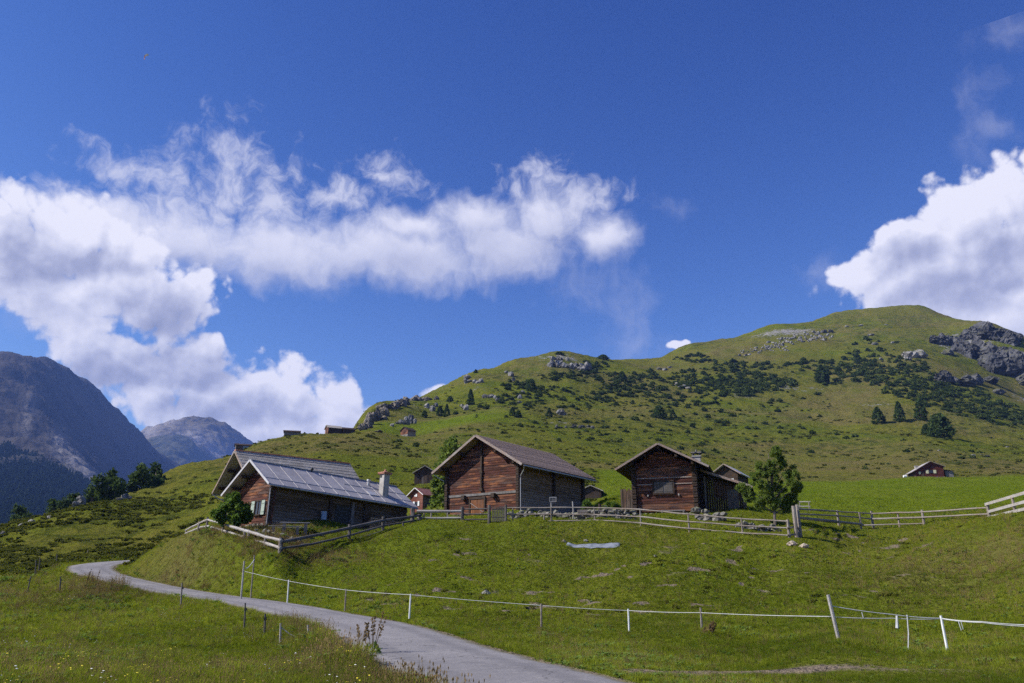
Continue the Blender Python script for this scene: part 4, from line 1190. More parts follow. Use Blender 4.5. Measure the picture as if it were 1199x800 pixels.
fence('rail_fence', 'pale weathered rail fence dropping along the bank left of the picnic table',
      [(218.4, 620, 66), (233.7, 611, 64.2), (243.3, 605.5, 63), (262, 611, 60.5), (287, 619, 57.7), (291.5, 620, 57.3), (311, 627, 55.3), (328.7, 629.5, 53, 0, 1.4)],
      [[(218, 621, 66), (233.7, 612.5, 64.2), (243, 608.5, 63), (262, 614, 60.5, 1.25), (291, 622.5, 57.3, 1.25), (311, 628.7, 55.3, 1.2), (328.7, 632.5, 53, 1.2)],
       [(218, 624.5, 66), (233.7, 618, 64.2), (243, 616, 63, 1.2), (262, 621.5, 60.5, 1.2), (284, 628.5, 58)],
       [(299, 633.5, 56.5, 1.3), (311, 636, 55.3, 1.3), (328, 641.5, 53, 1.3)]], M_RAILM, M_RAILP, 0.075, 0.075)
fence('plank_fence', 'dark plank fence climbing from the bank corner to below the long house eave',
      [(331, 630, 53.5), (409.5, 614, 60, .4, 1.2), (449, 605, 64, .3, 1.2), (483.5, 595, 67, 0, 1.9), (491.5, 602, 67.6, 0, 1.3), (472, 612, 65)],
      [[(331, 634.5, 53.5, 1.5), (409, 618.5, 60, 1.5), (449, 609.5, 64, 1.3), (492, 603.5, 67.6, 1.4)],
       [(331, 642, 53.5), (365, 637.5, 56), (409, 627, 60), (449, 615.5, 64), (491, 609, 67.6)],
       [(409, 634, 60, .8), (449, 621.5, 64, .8), (474, 616.5, 66, .8)]], M_RAILD, M_RAILD, 0.085, 0.075)
fence('rail_fence', 'short stretch of thick whitish rails between the plank fence and the dark gate',
      [(497, 597, 68), (505, 599, 68.4), (524, 599, 68.2)],
      [[(490, 599, 67.8, 1.5), (540.5, 598.7, 67.5, 1.6)], [(490, 606.8, 67.8, 1.3), (540.5, 606.6, 67.5, 1.4)]], M_RAILM, M_RAILP, 0.06, 0.08)
fence('rail_fence', 'dark three rail fence beside the picket gate in front of the barn door',
      [(541.5, 593.5, 67.5, 0, 1.6), (573, 591.5, 67, 0, 1.6)],
      [[(541, 596.5, 67.5), (573, 596, 67)], [(541, 602.3, 67.5), (573, 602, 67)], [(541, 608.5, 67.5), (573, 608, 67)]], M_RAILD, M_RAILD, 0.085, 0.06)
# the gate
g0, g1 = P(575.5, 611, 66.9), P(590, 611.5, 66.7)
gate = empty('picket_gate', (g0.x, g0.y, H(g0.x, g0.y)), math.atan2(g1.y - g0.y, g1.x - g0.x), 'small dark picket gate between the dark fence and the pale rails', 'gate')
for k in range(8):
    mb = MB(); x = 0.06 + k * 0.135; mb.box(x, x + 0.075, -0.02, 0.02, 0.06, 1.28 + random.uniform(-.03, .03)); mb.build('picket', M_RAILD, gate)
for z in (0.35, 1.02):
    mb = MB(); mb.box(0.0, 1.12, 0.022, 0.07, z, z + 0.09); mb.build('cross_rail', M_RAILD, gate)
mb = MB(); mb.tube([(1.2, 0, -0.3), (1.2, 0, 1.4)], 0.1, 7); mb.build('gate_post', M_RAILD, gate)
EZ = [(591, 67), (640, 66), (695, 65), (749.5, 63), (805.5, 60), (868, 58), (922, 56.3)]
def yz(px):
    return float(np.interp(px, [a for a, _ in EZ], [b_ for _, b_ in EZ]))
fence('rail_fence', 'long thin three rail fence curving in front of the big barn and the chalet',
      [(600.5, 595, yz(600)), (645, 594, yz(645), 0, .7), (637, 603, yz(637)), (695.5, 593.5, yz(695)), (749.5, 595.5, yz(750)), (805.6, 601, yz(805), .3, 1.2), (868, 606.5, yz(868)), (922.3, 608.5, 56.3, 0, 1.9)],
      [[(591, 594.5, 67), (645, 594.4, 66), (695, 594.8, 65), (749, 596.6, 63), (805, 602, 60), (868, 607.5, 58), (921, 610.5, 56.3)],
       [(591, 602.6, 67), (645, 602.3, 66), (695, 602.6, 65), (749, 605, 63), (805, 611, 60), (868, 615.5, 58), (921, 618.3, 56.3)],
       [(591, 610.2, 67), (645, 610.2, 66), (695, 609.2, 65), (749, 612.3, 63), (805, 618.8, 60), (868, 624, 58), (921, 627, 56.3)]], M_RAILM, M_RAILM, 0.06, 0.052)
fence('rail_fence', 'weathered rail fence with a thick bottom pole crossing the green field',
      [(929, 592.5, 56.3, 0, 1.6), (933, 591, 56.6, 0.4, 1.6), (980, 597.5, 70, 0, 1.3), (1006, 600, 70.5), (1020, 598.5, 71, 0, 1.4), (1051, 600, 69.5), (1079.5, 597, 68, 0, 1.5)],
      [[(934, 596, 57.5), (980, 598.8, 70), (1020, 601.5, 71), (1079.5, 599.6, 68), (1156, 594.6, 57.5)],
       [(934, 602, 58.5), (980, 603.8, 70), (1020, 607.6, 71, 1.2), (1079.5, 606, 68), (1156, 602.2, 57.5)],
       [(935, 606.3, 59.5, 1.7), (1009, 614, 70.6, 2.0)], [(1009, 615, 70.6, .9), (1082, 613, 68, .9)], [(1091, 614.3, 66.5), (1157, 608.3, 57.5)],
       [(923, 618, 56.2), (933, 617.5, 56.5)], [(923, 626.5, 56.2), (933, 626, 56.5)]], M_RAILM, M_RAILM, 0.075, 0.062)
fence('board_fence', 'thick pale board fence rising over the grassy bank at the right edge',
      [(1155.5, 589, 57, .3, 1.4), (1185, 582, 52.5, .3, 1.2), (1222, 570, 47.5)],
      [[(1154, 590.6, 57, 1.0), (1199, 577.3, 50.5, 1.0), (1226, 569, 47, 1.0)], [(1157, 599.3, 57, 1.0), (1199, 587.8, 50.5, 1.0), (1226, 580, 47, 1.0)], [(1157, 606, 57, 1.0), (1199, 596.2, 50.5, 1.0), (1226, 589, 47, 1.0)]], M_RAILM, M_RAILP, 0.08, 0.07, flat=True)
fence('hurdle', 'small detached pale rail panel standing behind the pine in the field',
      [(936, 586.5, 86), (947, 587, 85.5)], [[(935, 587.7, 86), (947.5, 587.7, 85.5)], [(935, 593.2, 86), (947.5, 593.2, 85.5)], [(935, 598.6, 86), (947.5, 598.6, 85.5)]], M_RAILM, M_RAILP, 0.06, 0.06)

# ---- white tape fence
TP = [(286, 657, 46, .3, 'wood'), (338.2, 679, 44, .3, 'white'), (405.3, 689.5, 39, 0, 'grey'), (481, 695.5, 34, -1, 'white'), (633.8, 707, 32, -.3, 'grey'), (735.6, 713, 31, 0, 'white'), (820.2, 711.5, 28.5, 0, 'grey'), (969.5, 696.5, 22, 8, 'wood'),
      (1101.5, 721, 22, 2.5, 'white')]
r0 = P(735.6, 713, 31)
tf = empty('tape_fence', (r0.x, r0.y, H(r0.x, r0.y)), 0, 'white electric tape fence on thin posts along the lower meadow', 'fence')
for px, py, Y, ln, st in TP:
    p = P(px, py, Y); q = P(px + ln, py, Y); zg = H(q.x, q.y) - 0.2
    mt, rad = {'wood': (M_RAILP, 0.05), 'white': (M_WHITE, 0.035), 'grey': (M_RAILM, 0.04)}[st]
    mb = MB(); mb.tube([Vector((q.x, q.y, zg)) - tf.location, p - tf.location], [rad, rad * .9], 7)
    po = mb.build('post', mt, tf)
    if st == 'white':
        po['label'] = 'white post'
def tape(pts, r_=0.016, name='tape'):
    mb = MB()
    for a, b_ in zip(pts[:-1], pts[1:]):
        a3, b3 = P(*a) - tf.location, P(*b_) - tf.location
        mb.tube([a3.lerp(b3, k / 8) - Vector((0, 0, 0.02 * (1 - (2 * k / 8 - 1) ** 2))) for k in range(9)], r_, 5)
    mb.build(name, M_TAPE, tf)
tape([(286, 669, 46), (338.2, 680.5, 44), (405.3, 691, 39), (481, 696.5, 34), (633.8, 709, 32), (735.6, 715, 31), (820.2, 717.5, 28.5), (971, 722, 22), (1044, 724, 22), (1101.6, 724.5, 22), (1150, 729, 21.2), (1215, 734, 20.5)], 0.009)
tape([(970.5, 709, 22), (1044, 719.5, 22), (1101.6, 724, 22), (1150, 728, 21.2), (1215, 732, 20.5)], 0.010)
for px, py, l_ in ((1009, 717, 6), (1050, 721, 13), (1122, 727, 10), (1125, 727, 9)):
    a3 = P(px, py, 22); mb = MB(); mb.tube([a3 - tf.location, a3 - tf.location + Vector((random.uniform(-.05, .05), 0, -l_ / FPX * 22))], [0.03, 0.045] if px == 1050 else [0.012, 0.01], 5); mb.build('tape_end', M_TAPE, tf)
mb = MB(); a3 = P(1062, 720, 22); q3 = P(1063.5, 762, 22); mb.tube([a3 - tf.location, a3.lerp(q3, .5) - tf.location + Vector((.02, 0, 0)), q3 - tf.location], 0.016, 5); mb.build('hanging_tape', M_TAPE, tf)
# the rope up to the bank
mb = MB(); a3, q3 = P(288, 666, 46), P(298, 655, 47.5)
mb.tube([a3.lerp(q3, k / 6) - tf.location - Vector((0, 0, 0.08 * (1 - (k / 3 - 1) ** 2))) for k in range(7)], 0.02, 5); mb.build('tape', M_TAPE, tf)
p = P(298, 650, 47.5); mb = MB(); mb.tube([Vector((p.x, p.y, H(p.x, p.y) - .2)) - tf.location, p - tf.location], 0.04, 6); mb.build('post', M_RAILM, tf)

# ---- stakes along the lane
for px, yt, yb, Y, ln, st, lab in (
    (42.3, 656, 671, 67, -.5, 'd', 'thin dark stake in the grass left of the bend, nearer of two'),
    (47, 653, 664, 70, -.5, 'd', 'slim dark stake right behind another left of the bend'),
    (66.5, 649, 659, 76, 0, 'd', 'short dark stake beside the outermost edge of the bend'),
    (103, 645, 654, 84, -1.5, 'm', 'leaning grey stake on the far verge above the bend'),
    (36.5, 675, 687, 58, -3.5, 'd', 'tilted dark stake in the weeds left of the white flowering herbs'),
    (71, 675, 688, 58, 0, 'd', 'upright dark stake by the weeds at the inner left verge'),
    (132, 676.5, 694, 56, -5, 'm', 'slanting brown stake at the lane edge where the bend begins'),
    (213, 682.5, 706, 43, -.6, 'm', 'straight reddish stake standing against the lane'),
    (287.3, 706, 725, 32, 0, 'd', 'black stake with an insulator beside the lane in the middle of the row'),
    (310.5, 719, 735, 29, 0, 'd', 'short black stake above the pale broken post'),
    (328.5, 730, 750, 25.5, .3, 'p', 'pale broken post with a twine tail in the near verge'),
    (360.5, 732, 751, 24.5, 1, 'p', 'slender pale stake nearest to the camera along the lane'),
):
    p = P(px, yt, Y); q = P(px + ln, yb, Y); zg = H(q.x, q.y)
    e_ = empty('stake', (q.x, q.y, zg), 0, lab, 'stake', 'stakes along the lane')
    rad = 0.042 if Y > 40 else 0.034
    mb = MB(); top = Vector((p.x, p.y, max(p.z, zg + 0.35))) - e_.location
    mb.tube([Vector((0, 0, -0.25)), top * 0.5, top], [rad, rad, rad * 0.85], 6, True, 0.15)
    mb.build('shaft', {'d': M_RAILD, 'm': M_RAILM, 'p': M_RAILP}[st], e_)
    if st == 'd' or px == 213:
        mb = MB(); mb.box(-rad * 1.9, rad * 0.6, -0.03, 0.03, top.z * 0.72, top.z * 0.72 + 0.09); mb.build('insulator', M_BLACK, e_)
    if px == 328.5:
        mb = MB(); mb.tube([top * 0.85, top * 0.7 + Vector((0.28, 0, -.1)), Vector((0.55, 0, 0.22))], 0.012, 5); mb.build('twine', M_RAILP, e_)

# ---- rubble walls behind the thin fence
def rubble(label, path, hgt, seed, sz=(0.18, 0.42)):
    rs = random.Random(seed); mb = MB(); k = 0
    p0 = P(*path[0]); off = Vector((p0.x, p0.y, H(p0.x, p0.y)))
    for a, b_ in zip(path[:-1], path[1:]):
        A, B = P(*a), P(*b_); L_ = (B - A).length; n = int(L_ / 0.22)
        for i in range(n):
            c = A.lerp(B, (i + rs.random() * .6) / n); zg = H(c.x, c.y); z = -0.08
            while z < hgt * rs.uniform(0.6, 1.15):
                s_ = rs.uniform(*sz); mb.rock(Vector((c.x + rs.uniform(-.15, .15), c.y + rs.uniform(-.25, .25), zg + z + s_ * .3)) - off, (s_, s_ * .8, s_ * .55), seed * 100 + k, 1, 0.3, 0.9); k += 1; z += s_ * 0.75
    o = mb.build('rubble_wall', M_STONE, None, loc=off); tag(o, label, 'stone wall')
rubble('low heap of grey stones behind the thin fence in front of the big barn', [(598, 609, 69.5), (640, 609, 69), (672, 609, 68)], 0.45, 3)
rubble('loose stone wall between the barn corner and the chalet', [(676, 609, 68), (715, 609, 67.3), (745, 612, 67)], 0.6, 4)
rubble('stone heap below the chalet porch to the right of its cellar door', [(817, 614, 64), (850, 616, 63)], 0.55, 5, (0.25, 0.6))
rubble('collapsed dry stone edge under the pine behind the fence end', [(862, 619, 61), (890, 621, 60.5), (912, 619, 61)], 0.35, 6)
rubble('dry stone terrace edge below the picnic table', [(300, 627, 58.5), (322, 628, 57.6), (352, 631, 57)], 0.28, 8, (0.14, 0.26))

# ---- single stones in the meadow
def stone(label, px, py, Y, w, seed, mat=M_STONE, asp=(1, .8, .62)):
    p = P(px, py, Y); zg = H(p.x, p.y); s_ = w / FPX * Y / 2
    mb = MB(); mb.rock((0, 0, s_ * asp[2] * .35), (s_ * asp[0], s_ * asp[1], s_ * asp[2]), seed, 3, 0.35, 0.8)
    o = mb.build('boulder', mat, None, loc=(p.x, p.y, zg)); tag(o, label, 'boulder')
M_TAN = mat_rock('tan_stone', (0.36, 0.29, 0.22, 1), (0.55, 0.45, 0.35, 1), (0.42, 0.36, 0.27, 1), 2, 0.3)
stone('grey boulder in the grass just above the tape fence', 569, 696, 42.5, 15, 21)
stone('tan boulder at the foot of the tall fence posts, rounder of two', 928, 637, 54.5, 14, 22, M_TAN)
stone('flat tan stone right of another at the foot of the tall fence posts', 942, 640, 54, 15, 23, M_TAN, (1, .8, .45))
stone('small pale stone in the middle of the pasture', 768, 660, 51, 6, 24)
stone('small pale stone on the fence line left of the blue sheet', 660, 632.5, 58.5, 7, 25, M_TAN)
stone('low grey stone in the grass behind the blue sheet', 686, 633, 58.8, 6, 26)

# ---- faded blue sheet in the grass
pa, pb = P(664, 635.5, 57.6), P(726, 640, 56.6)
nu, nv = 18, 6; vs = []
for i in range(nu):
    for j in range(nv):
        f = i / (nu - 1); gg = j / (nv - 1) - .5
        x = pa.x + (pb.x - pa.x) * f + 0.15 * gg; y = pa.y + (pb.y - pa.y) * f + gg * (0.45 + 0.4 * f)
        vs.append((x, y, 0.03 + 0.06 * mnoise.noise(Vector((x * 1.3, y * 1.6, 2))) + 0.12 * (gg + .5)))
hz = hfun(np.array([v[0] for v in vs]), np.array([v[1] for v in vs]))
vs = np.array([(v[0] - pa.x, v[1] - pa.y, v[2] + h_ - hz.min()) for v, h_ in zip(vs, hz)])
idx = np.arange(nu * nv).reshape(nu, nv)
o = np_mesh('tarpaulin', vs, np.stack([idx[:-1, :-1], idx[1:, :-1], idx[1:, 1:], idx[:-1, 1:]], -1).reshape(-1, 4), mat_plain('faded_blue_sheet', (0.13, 0.15, 0.185, 1), (0.27, 0.285, 0.31, 1), 2.2, 0.6, 0.1, 0.2))
o.location = (pa.x, pa.y, hz.min()); sm = o.modifiers.new('thick', 'SOLIDIFY'); sm.thickness = 0.02
tag(o, 'faded blue sheet lying in the pasture below the chalet fence', 'tarpaulin')

# ---- picnic table, tub, sign, trough
p = P(345, 622, 59.4)
pt = empty('picnic_table', (p.x, p.y, H(p.x, p.y)), R(14), 'weathered grey picnic table with two plank benches on the terrace of the long house', 'table')
mb = MB()
for k in range(3): mb.box(-1.05, 1.05, -0.36 + k * 0.245, -0.36 + k * 0.245 + 0.235, 0.72, 0.78)
mb.build('tabletop', M_RAILP, pt, bevel=0.01)
for yy in (-0.85, 0.85):
    bx_ = -0.6 if yy < 0 else 0.0
    mb = MB(); mb.box(-1.2 + bx_, 1.1 + bx_, yy - 0.16, yy + 0.16, 0.42, 0.47); be = mb.build('bench', M_RAILP, pt, bevel=0.01)
    for xx in (-0.85, 0.8):
        xx += bx_; mb = MB(); mb.box(xx - 0.09, xx + 0.09, yy - 0.13, yy + 0.13, -0.15, 0.42); mb.build('bench_leg', M_RAILM, be)
for xx in (-0.75, 0.75):
    mb = MB(); mb.box(xx - 0.12, xx + 0.12, -0.28, 0.28, -0.15, 0.72); mb.build('leg', M_RAILM, pt)
Ml = l.root.matrix_basis
p = Ml @ Vector((0.55, 4.45, 0)); zg = H(p.x, p.y)
mb = MB(); mb.tube([(0, 0, 0), (0, 0, 0.08), (0, 0, 0.6), (0, 0, 0.68), (0, 0, 0.68), (0, 0, 0.5)], [0.19, 0.22, 0.24, 0.26, 0.22, 0.2], 14)
o = mb.build('rain_tub', M_BLUE, None, loc=(p.x, p.y, zg + 0.05)); tag(o, 'light blue tub against the shaded wall of the long house', 'tub')
p = P(645.5, 600, 66.6)
sg = empty('sign_post', (p.x, p.y, H(p.x, p.y)), 0, 'thin post with a small framed board behind the rail fence by the barn', 'sign')
mb = MB(); mb.tube([(0, 0, -.3), (0, 0, 1.55)], 0.045, 7); mb.build('post', M_RAILP, sg)
mb = MB(); mb.box(-0.12, 0.4, -0.05, -0.015, 1.5, 1.86); bd = mb.build('board', M_SHUT, sg)
mb = MB(); mb.box(-0.15, 0.43, -0.07, -0.052, 1.82, 1.89); mb.box(-0.15, 0.43, -0.07, -0.052, 1.47, 1.53); mb.box(-0.15, -0.09, -0.07, -0.052, 1.53, 1.82); mb.box(0.37, 0.43, -0.07, -0.052, 1.53, 1.82); mb.build('frame', M_RAILP, bd)
p = P(671, 600, 67); mb = MB(); mb.tube([(0, 0, -.3), (0.02, 0, 0.7), (-0.02, 0, 1.45)], [.07, .06, .05], 7, True, .1)
o = mb.build('post', M_RAILP, None, loc=(p.x, p.y, H(p.x, p.y))); tag(o, 'lone pale post in front of the barn side wall', 'post')
p = P(700, 601, 68)
tr = empty('water_trough', (p.x, p.y, H(p.x, p.y)), R(-4), 'long wooden water trough with a dark spout post behind the rail fence', 'trough')
mb = MB(); mb.box(-1.7, 1.7, -0.3, -0.24, 0.05, 0.62); mb.box(-1.7, 1.7, 0.24, 0.3, 0.05, 0.62); mb.box(-1.7, -1.64, -0.238, 0.238, 0.05, 0.62); mb.box(1.64, 1.7, -0.238, 0.238, 0.05, 0.62); mb.box(-1.638, 1.638, -0.238, 0.238, 0.05, 0.12); mb.build('basin', M_RAILM, tr)
mb = MB(); mb.tube([(0.2, 0.45, -.3), (0.2, 0.45, 1.15)], 0.13, 8); sp_ = mb.build('spout_post', M_DARK, tr)
mb = MB(); mb.tube([(0.2, 0.4, 0.95), (0.55, 0.3, 1.0), (0.75, 0.1, 0.9)], 0.04, 6); mb.build('spout', M_BLACK, sp_)
p = P(1060, 560.5, 212); mb = MB()
mb.tube([(-0.42, 0, 0.3), (-0.4, 0, 0.3), (0.4, 0, 0.3), (0.42, 0, 0.3)], [0.28, 0.34, 0.34, 0.28], 16)
o = mb.build('hay_bale', M_WHITE, None, loc=(p.x, p.y, H(p.x, p.y))); tag(o, 'small white wrapped bale left of the mountain chalet', 'bale')

# ---- paraglider high in the sky
p = P(172, 67, 900)
pg = empty('paraglider', p, R(20), 'tiny white and orange paraglider high up in the blue sky', 'paraglider')
pg.rotation_euler = (R(8), R(-62), R(15)); pg.scale = (1.15, 1.9, 1.15)
mb = MB(); n = 14
for k in range(n):
    a0, a1 = R(-55 + 110 * k / n), R(-55 + 110 * (k + 1) / n)
    def cell(a, th, ch): return [(4.2 * math.sin(a), -ch, 4.2 * math.cos(a) - 2.2), (4.2 * math.sin(a), ch, 4.2 * math.cos(a) - 2.2), ((4.2 + th * 2) * math.sin(a), ch, (4.2 + th * 2) * math.cos(a) - 2.2), ((4.2 + th * 2) * math.sin(a), -ch, (4.2 + th * 2) * math.cos(a) - 2.2)]
    c0_, c1_ = cell(a0, .25, .6 + .7 * math.cos(a0)), cell(a1, .25, .6 + .7 * math.cos(a1))
    mb.quadbox(c0_ + c1_)
    if k == n // 2 - 1: mb.build('canopy', mat_plain('orange_cloth', (0.7, 0.30, 0.16, 1), (0.78, 0.38, 0.22, 1), 1, 0.7), pg); mb = MB()
mb.build('canopy_tip', M_WHITE, pg)
# ------------------------------------------------------------------ finding the ground under a photo pixel
_YS = np.geomspace(8, 1400, 420)


def hits(pxy):
    """first place where each photo pixel's ray meets the ground; None rows where it misses"""
    pxy = np.asarray(pxy, float); n = len(pxy)
    u = (pxy[:, 0] - 599.5) / FPX; v = (400 - pxy[:, 1]) / FPX
    b = CT - v * ST; c = ST + v * CT
    X = (u / b)[:, None] * _YS; Yv = np.broadcast_to(_YS, X.shape); Z = (c / b)[:, None] * _YS
    g = hfun(X.ravel(), Yv.ravel(), True).reshape(X.shape)
    below = Z < g
    below[:, 0] = False
    k = below.argmax(1); ok = below.any(1)
    i = np.arange(n); k0 = np.maximum(k - 1, 0)
    d0 = Z[i, k0] - g[i, k0]; d1 = Z[i, k] - g[i, k]
    f = np.where(ok, d0 / np.maximum(d0 - d1, 1e-6), 0)
    Y = _YS[k0] + f * (_YS[k] - _YS[k0])
    out = np.stack([u / b * Y, Y, c / b * Y], -1)
    out[~ok] = np.nan
    return out


def hit(px, py):
    h_ = hits([(px, py)])[0]
    if np.isnan(h_[0]):
        for d in range(1, 12):
            h_ = hits([(px, py + d)])[0]
            if not np.isnan(h_[0]): break
    return Vector(h_)


# ------------------------------------------------------------------ foliage
def mat_leaf(name, a, b, inst=False, trans=0.35, rough=0.6):
    m, t, out = new_mat(name)
    if inst:
        r_ = t.attr('tint', 'INSTANCER')
    else:
        r_ = t.noise(t.add('ShaderNodeNewGeometry').outputs['Position'], 0.9, 3, 0.6)
    isl = t.add('ShaderNodeNewGeometry').outputs['Random Per Island']
    f = t.math('ADD', t.math('MULTIPLY', r_, 0.65), t.math('MULTIPLY', isl, 0.35))
    c = t.mix(t.ss(f, 0.15, 0.85), a, b)
    d = t.add('ShaderNodeBsdfPrincipled'); t.put(d.inputs['Base Color'], c); d.inputs['Roughness'].default_value = rough; d.inputs['Specular IOR Level'].default_value = 0.03
    tr = t.add('ShaderNodeBsdfTranslucent'); t.put(tr.inputs['Color'], t.mix(0.5, c, (b[0] * 1.2, b[1] * 1.3, b[2] * .8, 1)))
    mx = t.add('ShaderNodeMixShader'); mx.inputs[0].default_value = trans
    t.l.new(d.outputs[0], mx.inputs[1]); t.l.new(tr.outputs[0], mx.inputs[2]); t.l.new(mx.outputs[0], out.inputs['Surface'])
    return m


def leaf_cloud(clumps, per, size, elong=1.6, rng=None, flat=0.0):
    """many small leaf faces in the given clumps (x, y, z, r): returns verts, quads"""
    rng = rng or RNG
    C = np.repeat(np.asarray(clumps, float), per, axis=0); n = len(C)
    d = rng.normal(size=(n, 3)); d /= np.linalg.norm(d, axis=1, keepdims=True)
    rad = C[:, 3:4] * rng.random((n, 1)) ** 0.45
    ctr = C[:, :3] + d * rad * np.array([1, 1, 1 - flat * 0.5])
    ax = d * 0.7 + rng.normal(size=(n, 3)) * 0.6 + np.array([0, 0, 0.25]); ax /= np.linalg.norm(ax, axis=1, keepdims=True)
    sd_ = np.cross(ax, rng.normal(size=(n, 3))); sd_ /= np.maximum(np.linalg.norm(sd_, axis=1, keepdims=True), 1e-6)
    s_ = size * rng.uniform(0.6, 1.35, (n, 1))
    a = ctr - ax * s_ * elong * 0.5; b_ = ctr + ax * s_ * elong * 0.5
    v = np.stack([a, ctr + sd_ * s_ * 0.5, b_, ctr - sd_ * s_ * 0.5], 1).reshape(-1, 3)
    q = np.arange(n * 4).reshape(n, 4)
    return v, q


M_BARK = mat_wood('bark', (0.07, 0.055, 0.045, 1), (0.19, 0.155, 0.13, 1), (0.24, 0.16, 0.11, 1), (0.28, 0.26, 0.24, 1), 0.4, 0.4, 'Z')
L_PINE = mat_leaf('pine_needles', (0.066, 0.115, 0.022, 1), (0.225, 0.285, 0.065, 1))
L_DARK = mat_leaf('dark_needles', (0.026, 0.050, 0.016, 1), (0.092, 0.132, 0.038, 1), trans=0.25)
L_BROAD = mat_leaf('broad_leaves', (0.040, 0.078, 0.016, 1), (0.155, 0.235, 0.045, 1))
L_SHRUB = mat_leaf('shrub_leaves', (0.032, 0.054, 0.012, 1), (0.098, 0.128, 0.032, 1), True, 0.2)
L_FOREST = mat_leaf('forest_needles', (0.016, 0.034, 0.018, 1), (0.055, 0.080, 0.030, 1), True, 0.15)


def conifer_clumps(h, w, n, rng, base=0.12, power=0.85, lumps=0.35):
    out = []
    for i in range(n):
        f = base + (1 - base) * (rng.random() ** 0.9)
        prof = w / 2 * (1 - f) ** power * min(1.0, 0.55 + (f - base) * 4) + w * 0.03
        a = rng.random() * 6.283; rr = prof * (1 - 0.35 * rng.random() ** 2) * (1 + lumps * (rng.random() - 0.5))
        out.append((rr * math.cos(a), rr * math.sin(a), f * h - 0.06 * h * rr / w, 0.10 * w * (1.15 - 0.6 * f) + 0.02 * w))
    return out


def tree_obj(name, label, cat, loc, trunk_pts, trunk_r, clumps, per, size, leaf, group=None, limbs=(), elong=1.7):
    root = empty(name, loc, 0, label, cat, group)
    mb = MB(); mb.tube(trunk_pts, trunk_r, 8, True, 0.08)
    for a, b_, r_ in limbs: mb.tube([a, Vector(a).lerp(Vector(b_), .5) + Vector((0, 0, .06)), b_], [r_, r_ * .7, r_ * .35], 6)
    mb.build('trunk', M_BARK, root)
    v, q = leaf_cloud(clumps, per, size, elong)
    o = np_mesh('crown', v, q, leaf, smooth=False); o.parent = root
    return root


def lobe_tree(name, label, cat, base_px, base_py, Y, lobes, per, size, leaf, cl_r, ncl, trunk_r, depth=1.0, zbase=None, elong=1.7, rs=1.0):
    p = P(base_px, base_py, Y); z0 = H(p.x, p.y) if zbase is None else zbase
    loc = Vector((p.x, p.y, z0)); cl = []; limbs = []
    s_ = Y / FPX
    for px, py, r_ in lobes:
        c = P(px, py, Y) - loc; c.y = RNG.uniform(-1, 1) * depth
        rr = r_ * s_ * rs
        for k in range(ncl):
            d = RNG.normal(size=3); d /= np.linalg.norm(d); q = c + Vector(d) * rr * (0.45 + 0.5 * RNG.random())
            cl.append((q.x, q.y, q.z, cl_r * RNG.uniform(.6, 1.3)))
        limbs.append(((0, 0, max(0.3, c.z * 0.55)), tuple(c), trunk_r * 0.45))
    top = max(l_[1][2] for l_ in limbs)
    return tree_obj(name, label, cat, loc, [(0, 0, -0.3), (0.02, 0, 0.2), (trunk_r * .5, 0, top * .5), (0, 0, top)], [trunk_r * 1.3, trunk_r, trunk_r * .75, trunk_r * .2], cl, per, size, leaf, limbs=limbs, elong=elong)


lobe_tree('pine_tree', 'bushy green pine with a bare lower trunk right of the chalet', 'tree', 906.5, 604, 63.5,
          [(904, 531, 7), (905, 541, 12), (893, 549, 12), (918, 550, 14), (886, 562, 12), (905, 560, 16), (925, 563, 13), (879, 577, 11), (897, 577, 14), (918, 578, 14), (936, 571, 8), (932, 584, 11), (890, 590, 8), (905, 590, 8), (922, 593, 8), (872, 570, 6)],
          90, 0.05, L_PINE, 0.19, 22, 0.12, 1.0, elong=4.6, rs=0.86)
lobe_tree('arolla_pine', 'tall dark columnar conifer rising behind the left corner of the big barn', 'tree', 525, 600, 90,
          [(531, 520, 6), (526, 527, 8), (533, 530, 9), (523, 537, 9), (534, 543, 10), (520, 548, 10), (529, 552, 12), (515, 562, 10), (530, 566, 13), (513, 574, 10), (525, 578, 13), (520, 588, 12), (538, 575, 10), (509, 585, 7)],
          40, 0.24, L_PINE, 0.5, 11, 0.22, 1.4)
lobe_tree('elder_bush', 'leafy green bush hiding the gable corner of the long house', 'bush', 276, 618, 60.5,
          [(274, 590, 8), (263, 597, 8), (284, 597, 9), (272, 602, 12), (287, 606, 8), (262, 608, 7), (278, 611, 8), (291, 596, 4), (267, 584, 5), (257, 603, 4), (279, 583, 3)],
          30, 0.17, L_BROAD, 0.26, 12, 0.07, 0.9, rs=.88)
lobe_tree('bush', 'small yellow-green bush at the rear corner of the big barn', 'bush', 688, 599, 70, [(686, 591, 5), (691, 593, 5), (684, 595, 4)], 40, 0.10, L_BROAD, 0.2, 9, 0.03, .4)
lobe_tree('bush', 'yellow-green bush right of the trough spout post', 'bush', 716, 600, 69, [(713, 592, 5), (719, 593, 5), (723, 596, 4), (709, 596, 4)], 40, 0.10, L_BROAD, 0.2, 9, 0.03, .4)
